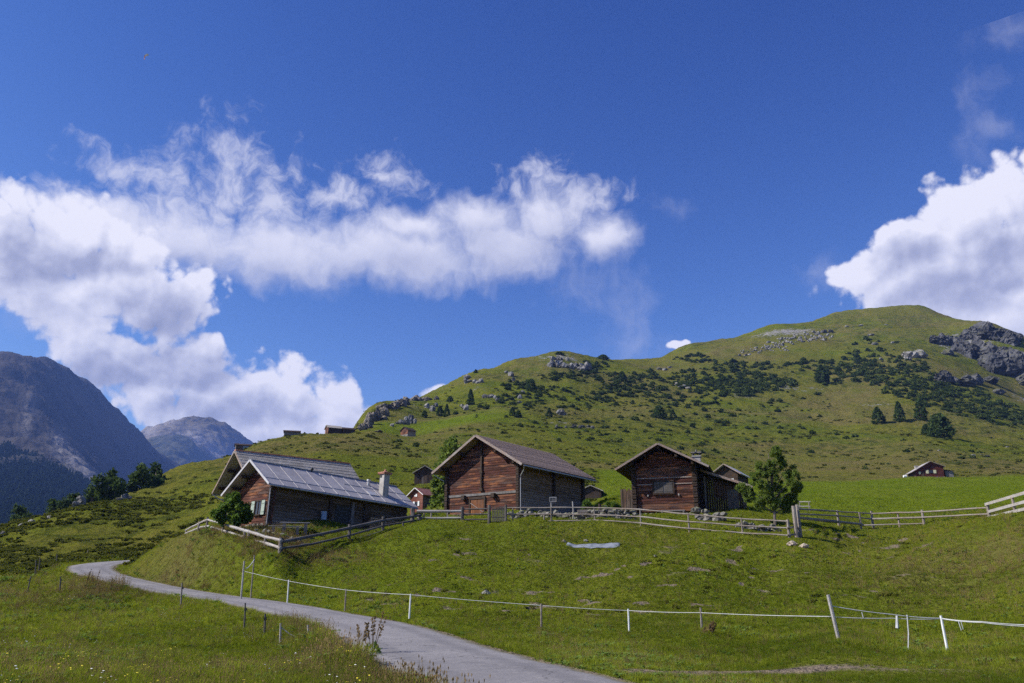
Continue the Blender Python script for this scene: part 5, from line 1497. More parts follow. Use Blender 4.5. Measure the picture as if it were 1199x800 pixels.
# trees at the edge of the drop, left
for lab, bx, by, Y, lobes, lf in (
    ('rounded dark conifer behind the pale rock at the edge of the drop', 128, 584, 186, [(130, 559, 8), (122, 568, 9), (137, 568, 10), (125, 577, 10), (138, 578, 9), (144, 573, 7), (118, 577, 6)], L_DARK),
    ('widest dark conifer of the clump above the grassy mound', 168, 582, 190, [(165, 553, 8), (158, 561, 9), (172, 561, 10), (155, 571, 9), (168, 571, 11), (180, 568, 8), (160, 579, 8), (176, 577, 8)], L_DARK),
    ('slim pointed conifer at the right end of the clump above the mound', 181, 570, 196, [(180, 548, 4), (178, 555, 6), (184, 558, 7), (180, 564, 8), (189, 566, 6)], L_DARK),
    ('low conifer squeezed between the pale rock and the rounded conifer', 108, 588, 205, [(108, 577, 6), (104, 583, 7), (113, 583, 7), (98, 588, 6)], L_DARK),
    ('dark pointed conifer just left of the pale rock', 78, 600, 215, [(80, 582, 5), (77, 588, 7), (84, 591, 7), (74, 596, 8), (86, 597, 6)], L_DARK),
    ('short bushy conifer half below the rim left of the pointed one', 62, 604, 215, [(63, 591, 5), (59, 597, 7), (66, 599, 7)], L_DARK),
    ('conifer at the left rim standing over the flat white stone', 30, 612, 220, [(24, 598, 5), (22, 605, 7), (30, 606, 7), (17, 610, 7), (33, 611, 6)], L_DARK),
):
    lobe_tree('conifer', lab, 'tree', bx, by, Y, lobes, 30, 0.5, lf, 1.0, 9, 0.3, 3.0)
# trees on the slope: shared crowns
rngT = np.random.default_rng(5)
protoT = []
for k in range(4):
    h_, w_ = (9, 5.6) if k < 3 else (7.5, 8)
    r_ = tree_obj('hill_conifer', 'x', 'tree', (0, 0, 0), [(0, 0, -1.2), (0, 0, h_ * .5), (0, 0, h_ * .97)], [.22, .16, .03], conifer_clumps(h_, w_, 120, rngT, 0.06, (.75, .9, .65, .5)[k]), 22, 0.42, L_DARK, elong=1.8)
    protoT.append((r_, h_, w_))
HT = [(1029, 496, 20, 17, 0, 'rounded conifer alone at the left end of the row on the right slope'), (1054, 493, 24, 15, 1, 'narrow conifer second in the row on the right slope'),
      (1079, 492, 25, 16, 2, 'slim conifer third in the row, above the widest one'), (1102, 513, 28, 32, 3, 'widest conifer on the right slope with a long shadow'),
      (1085, 509, 13, 14, 0, 'small conifer leaning against the widest one on the right slope'), (963, 448, 21, 18, 0, 'conifer rising out of the scrub under the pale scree band'),
      (551, 474, 19, 11, 1, 'slender conifer below the left rocky spur'), (523, 488, 15, 9, 1, 'dark conifer at the right of the pair above the mown strip'), (515, 487, 12, 10, 0, 'bushy conifer left of the pair above the mown strip'),
      (497, 489, 8, 8, 2, 'tiny conifer above the mown strip, left of the pair'), (600, 487, 11, 9, 0, 'small conifer in the hollow left of the pointed rock'), (607, 489, 9, 9, 2, 'low conifer beside another in the hollow left of the pointed rock'),
      (643, 488, 10, 9, 1, 'little conifer just left of the pointed rock'), (772, 490, 15, 18, 3, 'broad conifer in the middle of the slope above the chalet'), (788, 489, 10, 9, 1, 'small conifer right of the broad one above the chalet'),
      (622, 459, 15, 15, 3, 'wide conifer on the spur beside a light rock rib'), (729, 447, 13, 13, 0, 'conifer at the left end of the dense scrub'), (557, 437, 5, 6, 0, 'single tree on the skyline of the left spur'),
      (527, 471, 7, 9, 3, 'bush-like conifer under the skyline of the left cliffs'), (706, 421, 6, 14, 3, 'low tree on the central skyline right of the cliff'), (655, 415, 4, 12, 3, 'flat shrub-like tree on the very top of the central knoll')]
for i, (px, py, hp, wp, k, lab) in enumerate(HT):
    p = hit(px, py); r_, h_, w_ = protoT[k]
    t_ = r_.copy(); COL.objects.link(t_)
    for ch_ in r_.children:
        c_ = ch_.copy(); COL.objects.link(c_); c_.parent = t_
    s_ = p.y / FPX
    t_.location = (p.x, p.y, H(p.x, p.y) - 0.3); t_.scale = (wp * s_ / w_, wp * s_ / w_, hp * s_ / h_ * 1.03); t_.rotation_euler = (0, 0, i * 1.3)
    tag(t_, lab, 'tree', 'conifers on the slope')
for r_, _, _ in protoT:
    for ch_ in list(r_.children): bpy.data.objects.remove(ch_)
    bpy.data.objects.remove(r_)


# ------------------------------------------------------------------ scattered stuff (geometry nodes, for what nobody could count)
def scatter(name, pts, rz, sc, idx, tint, protos, label, cat):
    n = len(pts)
    me = bpy.data.meshes.new(name); me.vertices.add(n); me.vertices.foreach_set('co', np.ascontiguousarray(pts, np.float32).ravel()); me.update()
    o = bpy.data.objects.new(name, me); COL.objects.link(o)
    fattr(o, 'sc', sc); fattr(o, 'rz', rz); fattr(o, 'tint', tint)
    a = me.attributes.new('pick', 'INT', 'POINT'); a.data.foreach_set('value', np.ascontiguousarray(idx, np.int32))
    coll = bpy.data.collections.new(name + '_kinds')
    for k, pr in enumerate(protos):
        for u in list(pr.users_collection): u.objects.unlink(pr)
        pr.name = 'kind_%02d' % k + '_' + name
        coll.objects.link(pr)
    g = bpy.data.node_groups.new(name, 'GeometryNodeTree')
    g.interface.new_socket('Geometry', in_out='INPUT', socket_type='NodeSocketGeometry')
    g.interface.new_socket('Geometry', in_out='OUTPUT', socket_type='NodeSocketGeometry')
    N, Lk = g.nodes, g.links
    gi = N.new('NodeGroupInput'); go = N.new('NodeGroupOutput')
    ci = N.new('GeometryNodeCollectionInfo'); ci.inputs['Collection'].default_value = coll; ci.inputs['Separate Children'].default_value = True; ci.inputs['Reset Children'].default_value = True
    ip = N.new('GeometryNodeInstanceOnPoints'); ip.inputs['Pick Instance'].default_value = True
    def na(nm, ty):
        x = N.new('GeometryNodeInputNamedAttribute'); x.data_type = ty; x.inputs['Name'].default_value = nm; return x.outputs[0]
    cx = N.new('ShaderNodeCombineXYZ'); Lk.new(na('rz', 'FLOAT'), cx.inputs[2])
    er = N.new('FunctionNodeEulerToRotation'); Lk.new(cx.outputs[0], er.inputs[0])
    Lk.new(gi.outputs[0], ip.inputs['Points']); Lk.new(ci.outputs[0], ip.inputs['Instance']); Lk.new(na('pick', 'INT'), ip.inputs['Instance Index'])
    Lk.new(er.outputs[0], ip.inputs['Rotation']); Lk.new(na('sc', 'FLOAT'), ip.inputs['Scale']); Lk.new(ip.outputs[0], go.inputs[0])
    md = o.modifiers.new('scatter', 'NODES'); md.node_group = g
    return tag(o, label, cat, kind='stuff')


# shrubs on the ridge
protos = []
rngS = np.random.default_rng(9)
for k in range(5):
    cl = []
    w_ = 3.2; h_ = (1.7, 2.2, 1.4, 2.6, 1.9)[k]
    for i in range(26):
        a = rngS.random() * 6.28; rr = w_ / 2 * rngS.random() ** .6; z = h_ * (0.15 + 0.75 * rngS.random() * (1 - (rr / (w_ / 2)) ** 2 * .7))
        cl.append((rr * math.cos(a), rr * math.sin(a), z, 0.45))
    v, q = leaf_cloud(cl, 16, 0.42, 1.4, rngS); protos.append(np_mesh('shrub', v, q, L_SHRUB, smooth=False))
PATCH = [(700, 441, 75, 6, 46), (760, 447, 62, 12, 70), (800, 461, 52, 17, 60), (725, 463, 34, 12, 34), (835, 441, 60, 9, 40), (885, 450, 46, 13, 120), (860, 455, 40, 10, 60), (870, 429, 42, 6, 36), (815, 421, 26, 5, 20), (640, 462, 36, 12, 22), (612, 470, 30, 10, 12),
         (700, 470, 26, 8, 12), (690, 430, 26, 8, 22), (950, 430, 42, 7, 26), (995, 425, 30, 6, 20), (1000, 437, 46, 12, 60), (972, 443, 18, 9, 16), (1045, 441, 50, 12, 70), (1078, 456, 46, 12, 80), (1112, 466, 46, 12, 90), (1150, 480, 46, 10, 80), (1182, 490, 36, 9, 60),
         (1020, 420, 36, 9, 20), (1062, 430, 26, 9, 22), (620, 455, 14, 8, 10), (590, 478, 40, 12, 8), (800, 500, 120, 24, 26), (900, 500, 90, 24, 16), (640, 500, 90, 20, 14), (1040, 530, 130, 22, 12), (760, 480, 120, 20, 24), (930, 470, 60, 12, 10), (540, 478, 40, 12, 8),
         (460, 520, 60, 12, 8), (850, 530, 80, 14, 6), (600, 452, 16, 6, 8), (660, 468, 34, 14, 16), (1010, 405, 50, 8, 6)]
pp = []
for px, py, wx, wy, n in PATCH:
    a = RNG.random(int(n * 2.0)) * 6.283; rr = np.sqrt(RNG.random(int(n * 2.0)))
    pp.append(np.stack([px + wx * rr * np.cos(a), py + wy * rr * np.sin(a)], -1))
pp = hits(np.concatenate(pp)); pp = pp[~np.isnan(pp[:, 0])]; pp = pp[(pp[:, 1] > 150)]
n = len(pp)
scl = (0.45 + 1.05 * RNG.random(n) ** 1.5) * np.clip(pp[:, 1] / 520, 0.35, 1.25)
pp[:, 2] = hfun(pp[:, 0], pp[:, 1]) - 0.25
scatter('shrubbery', pp, RNG.random(n) * 6.28, scl, RNG.integers(0, 5, n), RNG.random(n), protos, 'dark green alder and dwarf pine scrub spread over the ridge slope', 'scrub')

# tussocks and dwarf heath on the near slopes
protos = []
L_TUS = mat_leaf('tussock_blades', (0.072, 0.086, 0.013, 1), (0.150, 0.152, 0.028, 1), True, 0.3)
for k in range(4):
    cl = [(rngS.normal() * .38, rngS.normal() * .26, .10 + .12 * rngS.random(), .2) for _ in range(9)]
    v, q = leaf_cloud(cl, 14, 0.20, 1.8, rngS); protos.append(np_mesh('tussock', v, q, L_TUS, smooth=False))
nT = 80000
aT = RNG.uniform(R(-34), R(34), nT); rT = np.exp(RNG.uniform(math.log(35), math.log(520), nT)); tx_, ty_ = rT * np.sin(aT), rT * np.cos(aT)
dT = fbm(tx_ * 0.035, ty_ * 0.035, 4) + 0.6 * fbm(tx_ * 0.16, ty_ * 0.16, 3)
zT = zones(tx_, ty_)
pT = pasture(tx_, ty_) * (rT < 66)
dT = np.where(rT < 78, np.where((pT > .2) & (RNG.random(nT) < .16), 1.0, -9), dT); zT['lush'] = np.where(pT > .2, 0, zT['lush'])
kT = (dT > 0.08 + 0.5 * zT['lush'] - 0.2 * ((tx_ / ty_ < -.25) & (rT < 160))) & (zT['lush'] < .5) & (RNG.random(nT) < np.where((tx_ / ty_ < -.25) & (rT < 170), .62, .16))
kT &= road_dist(tx_, ty_)[0] > 2.6
tx_, ty_, rT = tx_[kT], ty_[kT], rT[kT]; n = len(tx_)
scatter('tussocks', np.stack([tx_, ty_, hfun(tx_, ty_) - .05], -1), RNG.normal(size=n) * .5, RNG.uniform(.5, 1.3, n) * np.where(rT < 78, .33, np.clip(.45 + rT / 420, .6, 1.4)), RNG.integers(0, 4, n), np.clip(.45 + .3 * RNG.normal(size=n), 0, 1), protos, 'dark tussocks and dwarf heath dotting the grazed slopes', 'tussocks')

# forest below the left mountain
protos = []
for k in range(4):
    v, q = leaf_cloud(conifer_clumps(13, 5.2, 40, rngS, 0.05, .9), 7, 1.3, 1.6, rngS)
    protos.append(np_mesh('forest_tree', v, q, L_FOREST, smooth=False))
nF = 21000
xx = RNG.uniform(-1500, -380, nF); yy_ = RNG.uniform(880, 2150, nF)
qx = xx / yy_
dn = fbm(xx * 0.006, yy_ * 0.006, 4)
keep = (qx > -0.72) & (qx < -0.40) & (dn > -0.75 + sstep(1750, 2150, yy_) * 1.1)
xx, yy_ = xx[keep], yy_[keep]
zz = LEFT(xx, yy_)
k2 = zz > -150; xx, yy_, zz = xx[k2], yy_[k2], zz[k2]
n = len(xx)
scatter('forest', np.stack([xx, yy_, zz - 0.5], -1), RNG.random(n) * 6.28, RNG.uniform(.7, 1.5, n), RNG.integers(0, 4, n), RNG.random(n), protos, 'dark conifer forest covering the slope under the grey mountain', 'forest')

# ------------------------------------------------------------------ rock outcrops
M_CLIFF = mat_rock('blue_grey_cliff', (0.058, 0.059, 0.064, 1), (0.15, 0.147, 0.15, 1), (0.085, 0.084, 0.032, 1), 0.16, 1.0)
M_PALE = mat_rock('pale_limestone', (0.17, 0.165, 0.16, 1), (0.34, 0.325, 0.31, 1), (0.12, 0.115, 0.05, 1), 0.25, 0.9)
M_BROWNROCK = mat_rock('brown_rock', (0.14, 0.12, 0.105, 1), (0.28, 0.245, 0.21, 1), (0.14, 0.12, 0.06, 1), 0.25, 0.9)


def outcrop(label, spots, mat, seed, tall=1.0, sub=2, cat='rock'):
    """spots: (px, py, w_px, h_px) of each rock, py at its foot"""
    mb = MB(); off = None; rs = random.Random(seed)
    for i, (px, py, w_, h_) in enumerate(spots):
        p = hit(px, py); s_ = p.y / FPX
        if off is None: off = p.copy()
        sx = w_ * s_ * 0.55; sz = h_ * s_ * 0.62 * tall
        mb.rock(p - off + Vector((0, sx * .35, sz * 0.55)), (sx, sx * 0.85, sz), seed * 50 + i, sub, 0.34, 0.95)
    o = mb.build('rock_outcrop', mat, None, loc=off); tag(o, label, cat, 'rock outcrops on the ridge')
    return o


def fill(px0, px1, line, n, w, h, seed, jit=3):
    rs = random.Random(seed); out = []
    for i in range(n):
        f = (i + rs.random() * .8) / n; px = px0 + (px1 - px0) * f
        out.append((px, float(np.interp(f, [a for a, _ in line], [b_ for _, b_ in line])) + rs.uniform(-jit, jit), w * rs.uniform(.6, 1.3), h * rs.uniform(.6, 1.3)))
    return out


outcrop('tall dark cliff at the right end of the ridge', fill(1098, 1150, [(0, 400), (1, 420)], 7, 20, 15, 1) + fill(1128, 1199, [(0, 394), (.5, 397), (1, 403)], 8, 28, 22, 2) + fill(1136, 1202, [(0, 418), (1, 432)], 8, 30, 26, 3) + fill(1160, 1215, [(0, 434), (1, 452)], 5, 34, 30, 4), M_CLIFF, 31, 1.0, 4, 'cliff')
outcrop('lower dark cliff step below the right-hand cliff', fill(1104, 1164, [(0, 447), (.6, 452), (1, 450)], 6, 24, 15, 5, 2), M_CLIFF, 32, 0.95, 4, 'cliff')
outcrop('big pale wedge-shaped boulder left of the dark cliff', [(1068, 419, 20, 12), (1080, 419, 22, 13), (1060, 417, 8, 6), (1064, 422, 9, 4)], M_PALE, 33, 1, 3)
outcrop('dark rock knot between the wedge boulder and the cliff', [(1104, 402, 12, 9), (1112, 416, 18, 10), (1098, 399, 8, 5), (1120, 412, 14, 12)], M_CLIFF, 34, 1, 3)
outcrop('slanting dark slab under the scrub at the right edge', [(1172, 462, 16, 9), (1166, 461, 10, 5)], M_CLIFF, 35, 1, 2)
outcrop('pale crag below the central knoll', fill(642, 690, [(0, 428), (.5, 431), (1, 434)], 11, 10, 10, 6, 2) + fill(646, 668, [(0, 422), (1, 422)], 4, 9, 7, 7, 1), M_PALE, 36, 1, 3)
outcrop('light rock rib on the left spur beside the wide conifer', [(609, 467, 7, 6), (612, 461, 6, 5), (608, 472, 6, 4)], M_PALE, 37, 1, 2)
outcrop('jagged rock teeth high on the left spur', [(598, 441, 8, 8), (601, 446, 6, 6), (593, 437, 6, 4)], M_PALE, 38, 1, 2)
outcrop('rock nose at the skyline corner of the left spur', fill(544, 568, [(0, 448), (1, 449)], 5, 8, 6, 8, 1) + [(547, 445, 10, 8)], M_PALE, 39, 1, 2)
outcrop('two grey crags in the hollow below the spur', [(568, 466, 8, 6), (575, 466, 9, 6), (583, 471, 8, 7), (580, 467, 5, 5)], M_PALE, 40, 1, 2)
outcrop('pale rock foot next to the slender conifer', [(545, 480, 9, 8), (541, 476, 6, 4)], M_PALE, 41, 1, 2)
outcrop('pointed pale rock standing alone in mid slope', [(657, 486, 11, 9), (661, 486, 6, 5)], M_PALE, 42, 1.1, 2)
outcrop('low grey rock row beneath the pointed rock', fill(650, 698, [(0, 501), (1, 501)], 9, 7, 3.5, 9, 1), M_CLIFF, 43, 1, 2)
outcrop('long stepped cliff on the left skyline', fill(424, 452, [(0, 505), (.5, 494), (1, 484)], 9, 15, 13, 10, 2) + fill(446, 476, [(0, 481), (1, 473)], 9, 14, 9, 11, 1.5) + fill(470, 512, [(0, 471), (1, 467)], 8, 12, 6, 12, 1.5), M_BROWNROCK, 44, 1.1, 3, 'cliff')
outcrop('light crag above the lone hay hut', [(476, 497, 9, 12), (481, 496, 9, 13), (470, 497, 8, 7), (486, 496, 6, 7), (465, 497, 6, 4), (459, 499, 6, 4)], M_PALE, 45, 1, 3)
outcrop('pale face between the long cliff and the paired conifers', [(500, 478, 9, 8), (506, 482, 9, 10), (511, 477, 6, 7)], M_PALE, 46, 1, 3)
outcrop('small pale stones at the upper rim of the mown strip', [(445, 506, 8, 3), (440, 506, 5, 2), (450, 491, 8, 5)], M_BROWNROCK, 47, 1, 2)
outcrop('broken pale scree band high on the main slope', fill(866, 925, [(0, 415), (.5, 410), (1, 406)], 50, 4, 2.6, 13, 5) + fill(898, 975, [(0, 405), (.5, 397), (1, 392)], 75, 4.4, 3.4, 14, 6), M_PALE, 48, 1, 1, 'scree')
outcrop('grey rocks amid the scrub above the chalet', [(772, 433, 7, 4), (779, 434, 9, 5), (785, 431, 6, 3), (800, 454, 10, 5), (806, 456, 9, 4), (792, 451, 5, 5)], M_PALE, 49, 1, 2)
outcrop('dark capped rock left of the summit grass', [(965, 390, 9, 6), (973, 389, 8, 4), (958, 393, 7, 5)], M_CLIFF, 50, 1, 2)
outcrop('pale stones dotted below the summit', [(1020, 393, 9, 3), (1026, 404, 11, 4), (1046, 402, 6, 3), (1032, 422, 6, 5), (992, 383, 6, 3), (1008, 382, 6, 3), (1038, 381, 5, 2)], M_PALE, 51, 1, 2)
outcrop('scattered light stones in the grass above the mountain chalet', [(1140, 534, 9, 3), (1156, 535, 10, 3), (1150, 533, 5, 2), (1180, 524, 5, 2), (1100, 528, 5, 2)], M_PALE, 52, 1, 1)
outcrop('white-grey boulder with a pointed top at the rim of the drop', [(93, 592, 13, 13), (88, 594, 9, 8)], M_PALE, 53, 1, 3)
outcrop('rounded pale rock at the foot of the conifer clump', [(146, 586, 13, 9), (139, 587, 8, 5)], M_PALE, 54, 1, 3)
outcrop('flat pale stones along the left rim', [(58, 607, 9, 4), (36, 612, 9, 5), (25, 616, 11, 4), (4, 626, 10, 5)], M_PALE, 55, 1, 2)
# ------------------------------------------------------------------ grass and herbs near the lane
L_G1 = mat_leaf('grass_blades', (0.080, 0.114, 0.008, 1), (0.285, 0.312, 0.028, 1), True, 0.4)
L_DRY = mat_leaf('dry_grass', (0.135, 0.095, 0.04, 1), (0.27, 0.19, 0.085, 1), True, 0.3)
L_HERB = mat_leaf('herb_leaves', (0.050, 0.092, 0.014, 1), (0.150, 0.225, 0.045, 1), True, 0.3)
M_YEL = mat_plain('yellow_petals', (0.65, 0.52, 0.03, 1), (0.75, 0.62, 0.06, 1), 5, 0.7)
M_WFL = mat_plain('white_petals', (0.66, 0.66, 0.62, 1), (0.78, 0.78, 0.74, 1), 5, 0.7)
rngG = np.random.default_rng(3)


def tuft(nb, h, spread, width, lean, mat, rng=rngG, heads=None, hm=None):
    V = []; F = []; mi = []
    for i in range(nb):
        a = rng.random() * 6.283; r_ = spread * math.sqrt(rng.random()); bx, by = r_ * math.cos(a), r_ * math.sin(a)
        hh = h * rng.uniform(.55, 1.15); la = a + rng.normal() * 0.8; lx = lean * rng.uniform(.2, 1.2) * hh
        dx, dy = math.cos(la), math.sin(la); sx, sy = -dy, dx
        if rng.random() < .5: sx, sy = math.cos(la + .9), math.sin(la + .9)
        w = width * rng.uniform(.7, 1.3); n = len(V)
        for f, ww in ((0, .8), (.5, 1.0)):
            cx, cy = bx + dx * lx * f * f, by + dy * lx * f * f; z = hh * f * (1 - .15 * f)
            V += [(cx - sx * w * ww / 2, cy - sy * w * ww / 2, z), (cx + sx * w * ww / 2, cy + sy * w * ww / 2, z)]
        V.append((bx + dx * lx, by + dy * lx, hh * .9))
        F += [(n, n + 1, n + 3, n + 2), (n + 2, n + 3, n + 4)]; mi += [0, 0]
        if heads and rng.random() < heads[0]:
            s_ = heads[1]; c = V[-1]; m_ = len(V)
            V += [(c[0] - s_, c[1], c[2]), (c[0], c[1] - s_, c[2] + s_ * heads[2] * .5), (c[0] + s_, c[1], c[2]), (c[0], c[1] + s_, c[2] + s_ * heads[2] * .5), (c[0], c[1], c[2] + s_ * heads[2]), (c[0], c[1], c[2] - s_ * heads[2] * .6)]
            F += [(m_, m_ + 1, m_ + 4), (m_ + 1, m_ + 2, m_ + 4), (m_ + 2, m_ + 3, m_ + 4), (m_ + 3, m_, m_ + 4), (m_ + 1, m_, m_ + 5), (m_ + 2, m_ + 1, m_ + 5)]; mi += [1] * 6
    me = bpy.data.meshes.new('tuft'); me.from_pydata(V, [], F); me.materials.append(mat)
    me.materials.append(hm or mat)
    me.polygons.foreach_set('material_index', mi); me.polygons.foreach_set('use_smooth', [True] * len(F)); me.update()
    o = bpy.data.objects.new('tuft', me); COL.objects.link(o); return o


def herb(nl, size, h, mat):
    V = []; F = []
    for i in range(nl):
        a = i * 2.4 + rngG.random(); L_ = size * rngG.uniform(.6, 1.2); w = L_ * rngG.uniform(.35, .55); z0 = h * rngG.random() * .6; up = rngG.uniform(.2, .9)
        dx, dy = math.cos(a), math.sin(a); n = len(V)
        pts = [(0.1, .25, 0), (.5, 1, up * .5), (.85, .6, up * .55), (1.05, .05, up * .4)]
        for f, ww, uz in pts:
            V += [(dx * L_ * f - dy * w * ww / 2, dy * L_ * f + dx * w * ww / 2, z0 + uz * L_), (dx * L_ * f + dy * w * ww / 2, dy * L_ * f - dx * w * ww / 2, z0 + uz * L_)]
        for k in range(3): F.append((n + 2 * k, n + 2 * k + 1, n + 2 * k + 3, n + 2 * k + 2))
    me = bpy.data.meshes.new('herb'); me.from_pydata(V, [], F); me.materials.append(mat); me.update()
    o = bpy.data.objects.new('herb', me); COL.objects.link(o); return o


protos = [tuft(26, .24, .13, .011, .55, L_G1), tuft(30, .17, .16, .012, .8, L_G1), tuft(22, .32, .11, .010, .6, L_G1), tuft(34, .10, .20, .012, .9, L_G1),
          tuft(14, .40, .12, .007, .35, L_DRY, heads=(.6, .006, 4.5)), tuft(16, .26, .14, .009, .6, L_DRY, heads=(.4, .006, 4)),
          herb(9, .16, .10, L_HERB), herb(7, .26, .18, L_HERB),
          tuft(5, .26, .16, .006, .3, L_G1, heads=(.9, .016, .8), hm=M_YEL), tuft(4, .34, .12, .007, .25, L_G1, heads=(.9, .022, .5), hm=M_WFL)]
N0 = 200000
ph_ = RNG.uniform(R(-35.5), R(35.5), N0); lr = RNG.uniform(math.log(8.0), math.log(92), N0)
r_ = np.exp(lr); gx = r_ * np.sin(ph_); gy = r_ * np.cos(ph_)
rd, _ = road_dist(gx, gy)
edge_n = fbm(gx * 1.3, gy * 1.3, 2) * 0.35
keep = rd > ROAD_HALF - 0.05 + np.clip(edge_n, -0.1, .5)
for h_, pad in ((b, .25), (c, .25), (l, .25), (s, .25)):
    Mi = h_.root.matrix_basis.inverted()
    lx = Mi[0][0] * gx + Mi[0][1] * gy + Mi[0][3]; ly = Mi[1][0] * gx + Mi[1][1] * gy + Mi[1][3]
    keep &= ~((lx > -h_.W - pad) & (lx < pad) & (ly > -pad) & (ly < h_.L + pad))
zn = zones(gx, gy)
keep &= RNG.random(N0) > zn['dirt'] * 0.85
gx, gy, r_, rd = gx[keep], gy[keep], r_[keep], rd[keep]
zn = {k: v[keep] for k, v in zn.items()}
n = len(gx); q_ = gx / gy
roadx = np.interp(gy, ROADC[:130, 1], ROADC[:130, 0])
leftm = (gx < roadx - ROAD_HALF) & (gy < 70)
nz = fbm(gx * .22, gy * .22, 3); nz2 = fbm(gx * .06 + 9, gy * .06, 3)
hgt = np.full(n, .62)
past = sstep(31, 35, gy) * (1 - sstep(62, 66, gy)) * sstep(-.24, -.16, q_)
hgt = hgt * (1 + .05 * past)
hgt = np.where(leftm, .80 + .25 * nz, hgt)
bank = np.clip(blob(gx, gy, -24, 58, 9, 7) + .7 * blob(gx, gy, -14, 55, 5, 3), 0, 1)
hgt = hgt + .42 * bank
verge = np.exp(-((rd - 2.2) / .9) ** 2) * leftm * (gy < 34)
hgt = hgt + .45 * verge
hgt = np.where(zn['dirt'] > .5, hgt * .45, hgt)
hgt = np.where((gy > 62) & ~leftm, .5, hgt)
lows = sstep(34, 24, gy) * (gx > 0); hgt = hgt * (1 - .6 * np.clip(blob(gx, gy, 5.5, 16, 6, 3.2), 0, 1) * (gx > 0))
sc = hgt * RNG.uniform(.7, 1.3, n) * (1 + np.clip((r_ - 30) / 80, 0, .7)) * (.85 + .5 * np.clip(nz, -.5, .8))
u = RNG.random(n)
dryness = np.clip(.085 + .8 * bank + .45 * zn['dry'] * (gy > 30) + .14 * verge + .0 * lows + .10 * np.clip(nz2, 0, 1) * leftm, 0, .9) * (.6 + .8 * np.clip(nz + .5, 0, 1))
pick = np.where(u < .55, RNG.integers(0, 3, n), RNG.integers(1, 4, n))
pick = np.where((past > .5) & (u < .45), 3, pick)
v_ = RNG.random(n)
pick = np.where(v_ < dryness * .5, 4, np.where(v_ < dryness * .85, 5, pick))
hb = np.clip(nz - .05, 0, 1) * 1.2 + .06
w_ = RNG.random(n)
pick = np.where(w_ < hb * .4, 6, np.where((w_ < hb * .55) & (past < .5), 7, pick))
fl = RNG.random(n)
pick = np.where(leftm & (fl < .005), 8, np.where((leftm | (bank > .3)) & (fl > .9988), 9, pick))
tint = np.clip(.48 + .7 * nz2 + .9 * nz + RNG.normal(size=n) * .16, 0, 1)
gz = hfun(gx, gy) - .02
scatter('grass', np.stack([gx, gy, gz], -1), RNG.random(n) * 6.28, sc, pick, tint, protos, 'meadow grass with herbs and small flowers around the lane', 'grass')

# ---- taller plants that can be told apart
M_DOCK = mat_leaf('brown_dock', (0.11, 0.075, 0.040, 1), (0.25, 0.17, 0.085, 1))
L_DOCK = mat_leaf('dock_leaves', (0.05, 0.085, 0.022, 1), (0.14, 0.20, 0.05, 1))
def dock(label, px, py, Y, h, nst, mat, leafm, seed):
    rs = random.Random(seed); p = P(px, py, Y); z = H(p.x, p.y)
    root = empty('dock_plant', (p.x, p.y, z), 0, label, 'plant')
    mb = MB(); cl = []
    for k in range(nst):
        a = rs.random() * 6.28; t_ = Vector((math.cos(a) * h * rs.uniform(.05, .35), math.sin(a) * h * .2, h * rs.uniform(.7, 1.1)))
        mb.tube([(0, 0, -.05), t_ * .5 + Vector((0, 0, .05)), t_], [.009, .007, .004], 5)
        for j in range(5): cl.append((*(t_ * (.55 + .1 * j)), .04))
    mb.build('stems', mat, root)
    v, q = leaf_cloud(cl, 9, .035, 1.6); o = np_mesh('seed_heads', v, q, mat, smooth=False); o.parent = root
    v, q = leaf_cloud([(rs.uniform(-.25, .25), rs.uniform(-.2, .2), rs.uniform(.03, .15), .12) for _ in range(5)], 5, .09, 2.4); o = np_mesh('leaves', v, q, leafm, smooth=False); o.parent = root
dock('tall brown dock plant standing at the lane verge in front of the asphalt', 436, 765, 19.5, .95, 5, M_DOCK, L_DOCK, 1)
dock('thin brown dock left of the tallest one at the lane verge', 421, 758, 20.5, .65, 3, M_DOCK, L_DOCK, 2)
dock('wilted brown plant with an orange leaf beside the tape fence', 835, 752, 27, .42, 5, M_DOCK, M_DOCK, 3)
dock('reddish seeding dock by the lane at the start of the bend', 100, 688, 57, 1.2, 5, M_DOCK, L_DOCK, 4)
dock('reddish dock stem right of its twin at the bend', 110, 690, 56, 1.1, 4, M_DOCK, L_DOCK, 5)
# ------------------------------------------------------------------ light
SUN_EL = R(40)
SUN_V = Vector((-0.987 * math.cos(SUN_EL), -0.16 * math.cos(SUN_EL), math.sin(SUN_EL))).normalized()
sd = bpy.data.lights.new('sun', 'SUN')
sd.energy = 4.8; sd.angle = R(0.5); sd.color = (1.0, 0.955, 0.88)
so = bpy.data.objects.new('sun', sd); COL.objects.link(so)
so.rotation_euler = (-SUN_V).to_track_quat('-Z', 'Y').to_euler()
so.location = (-60, -20, 60)

SKYTINT = (0.335, 0.352, 0.77); SKYPOW = (1.9, 1.6, 1.12)
W = bpy.data.worlds.new('World'); SC.world = W; W.use_nodes = True
W.node_tree.nodes.clear()
t = NT(W.node_tree)
wout = t.add('ShaderNodeOutputWorld')
bg = t.add('ShaderNodeBackground'); bg.inputs['Strength'].default_value = 0.12
sky = t.add('ShaderNodeTexSky', sky_type='NISHITA')
sky.sun_disc = False; sky.sun_elevation = SUN_EL
sky.sun_rotation = math.atan2(SUN_V.x, SUN_V.y)
sky.altitude = 900; sky.air_density = 1.0; sky.dust_density = 0.1; sky.ozone_density = 3.0
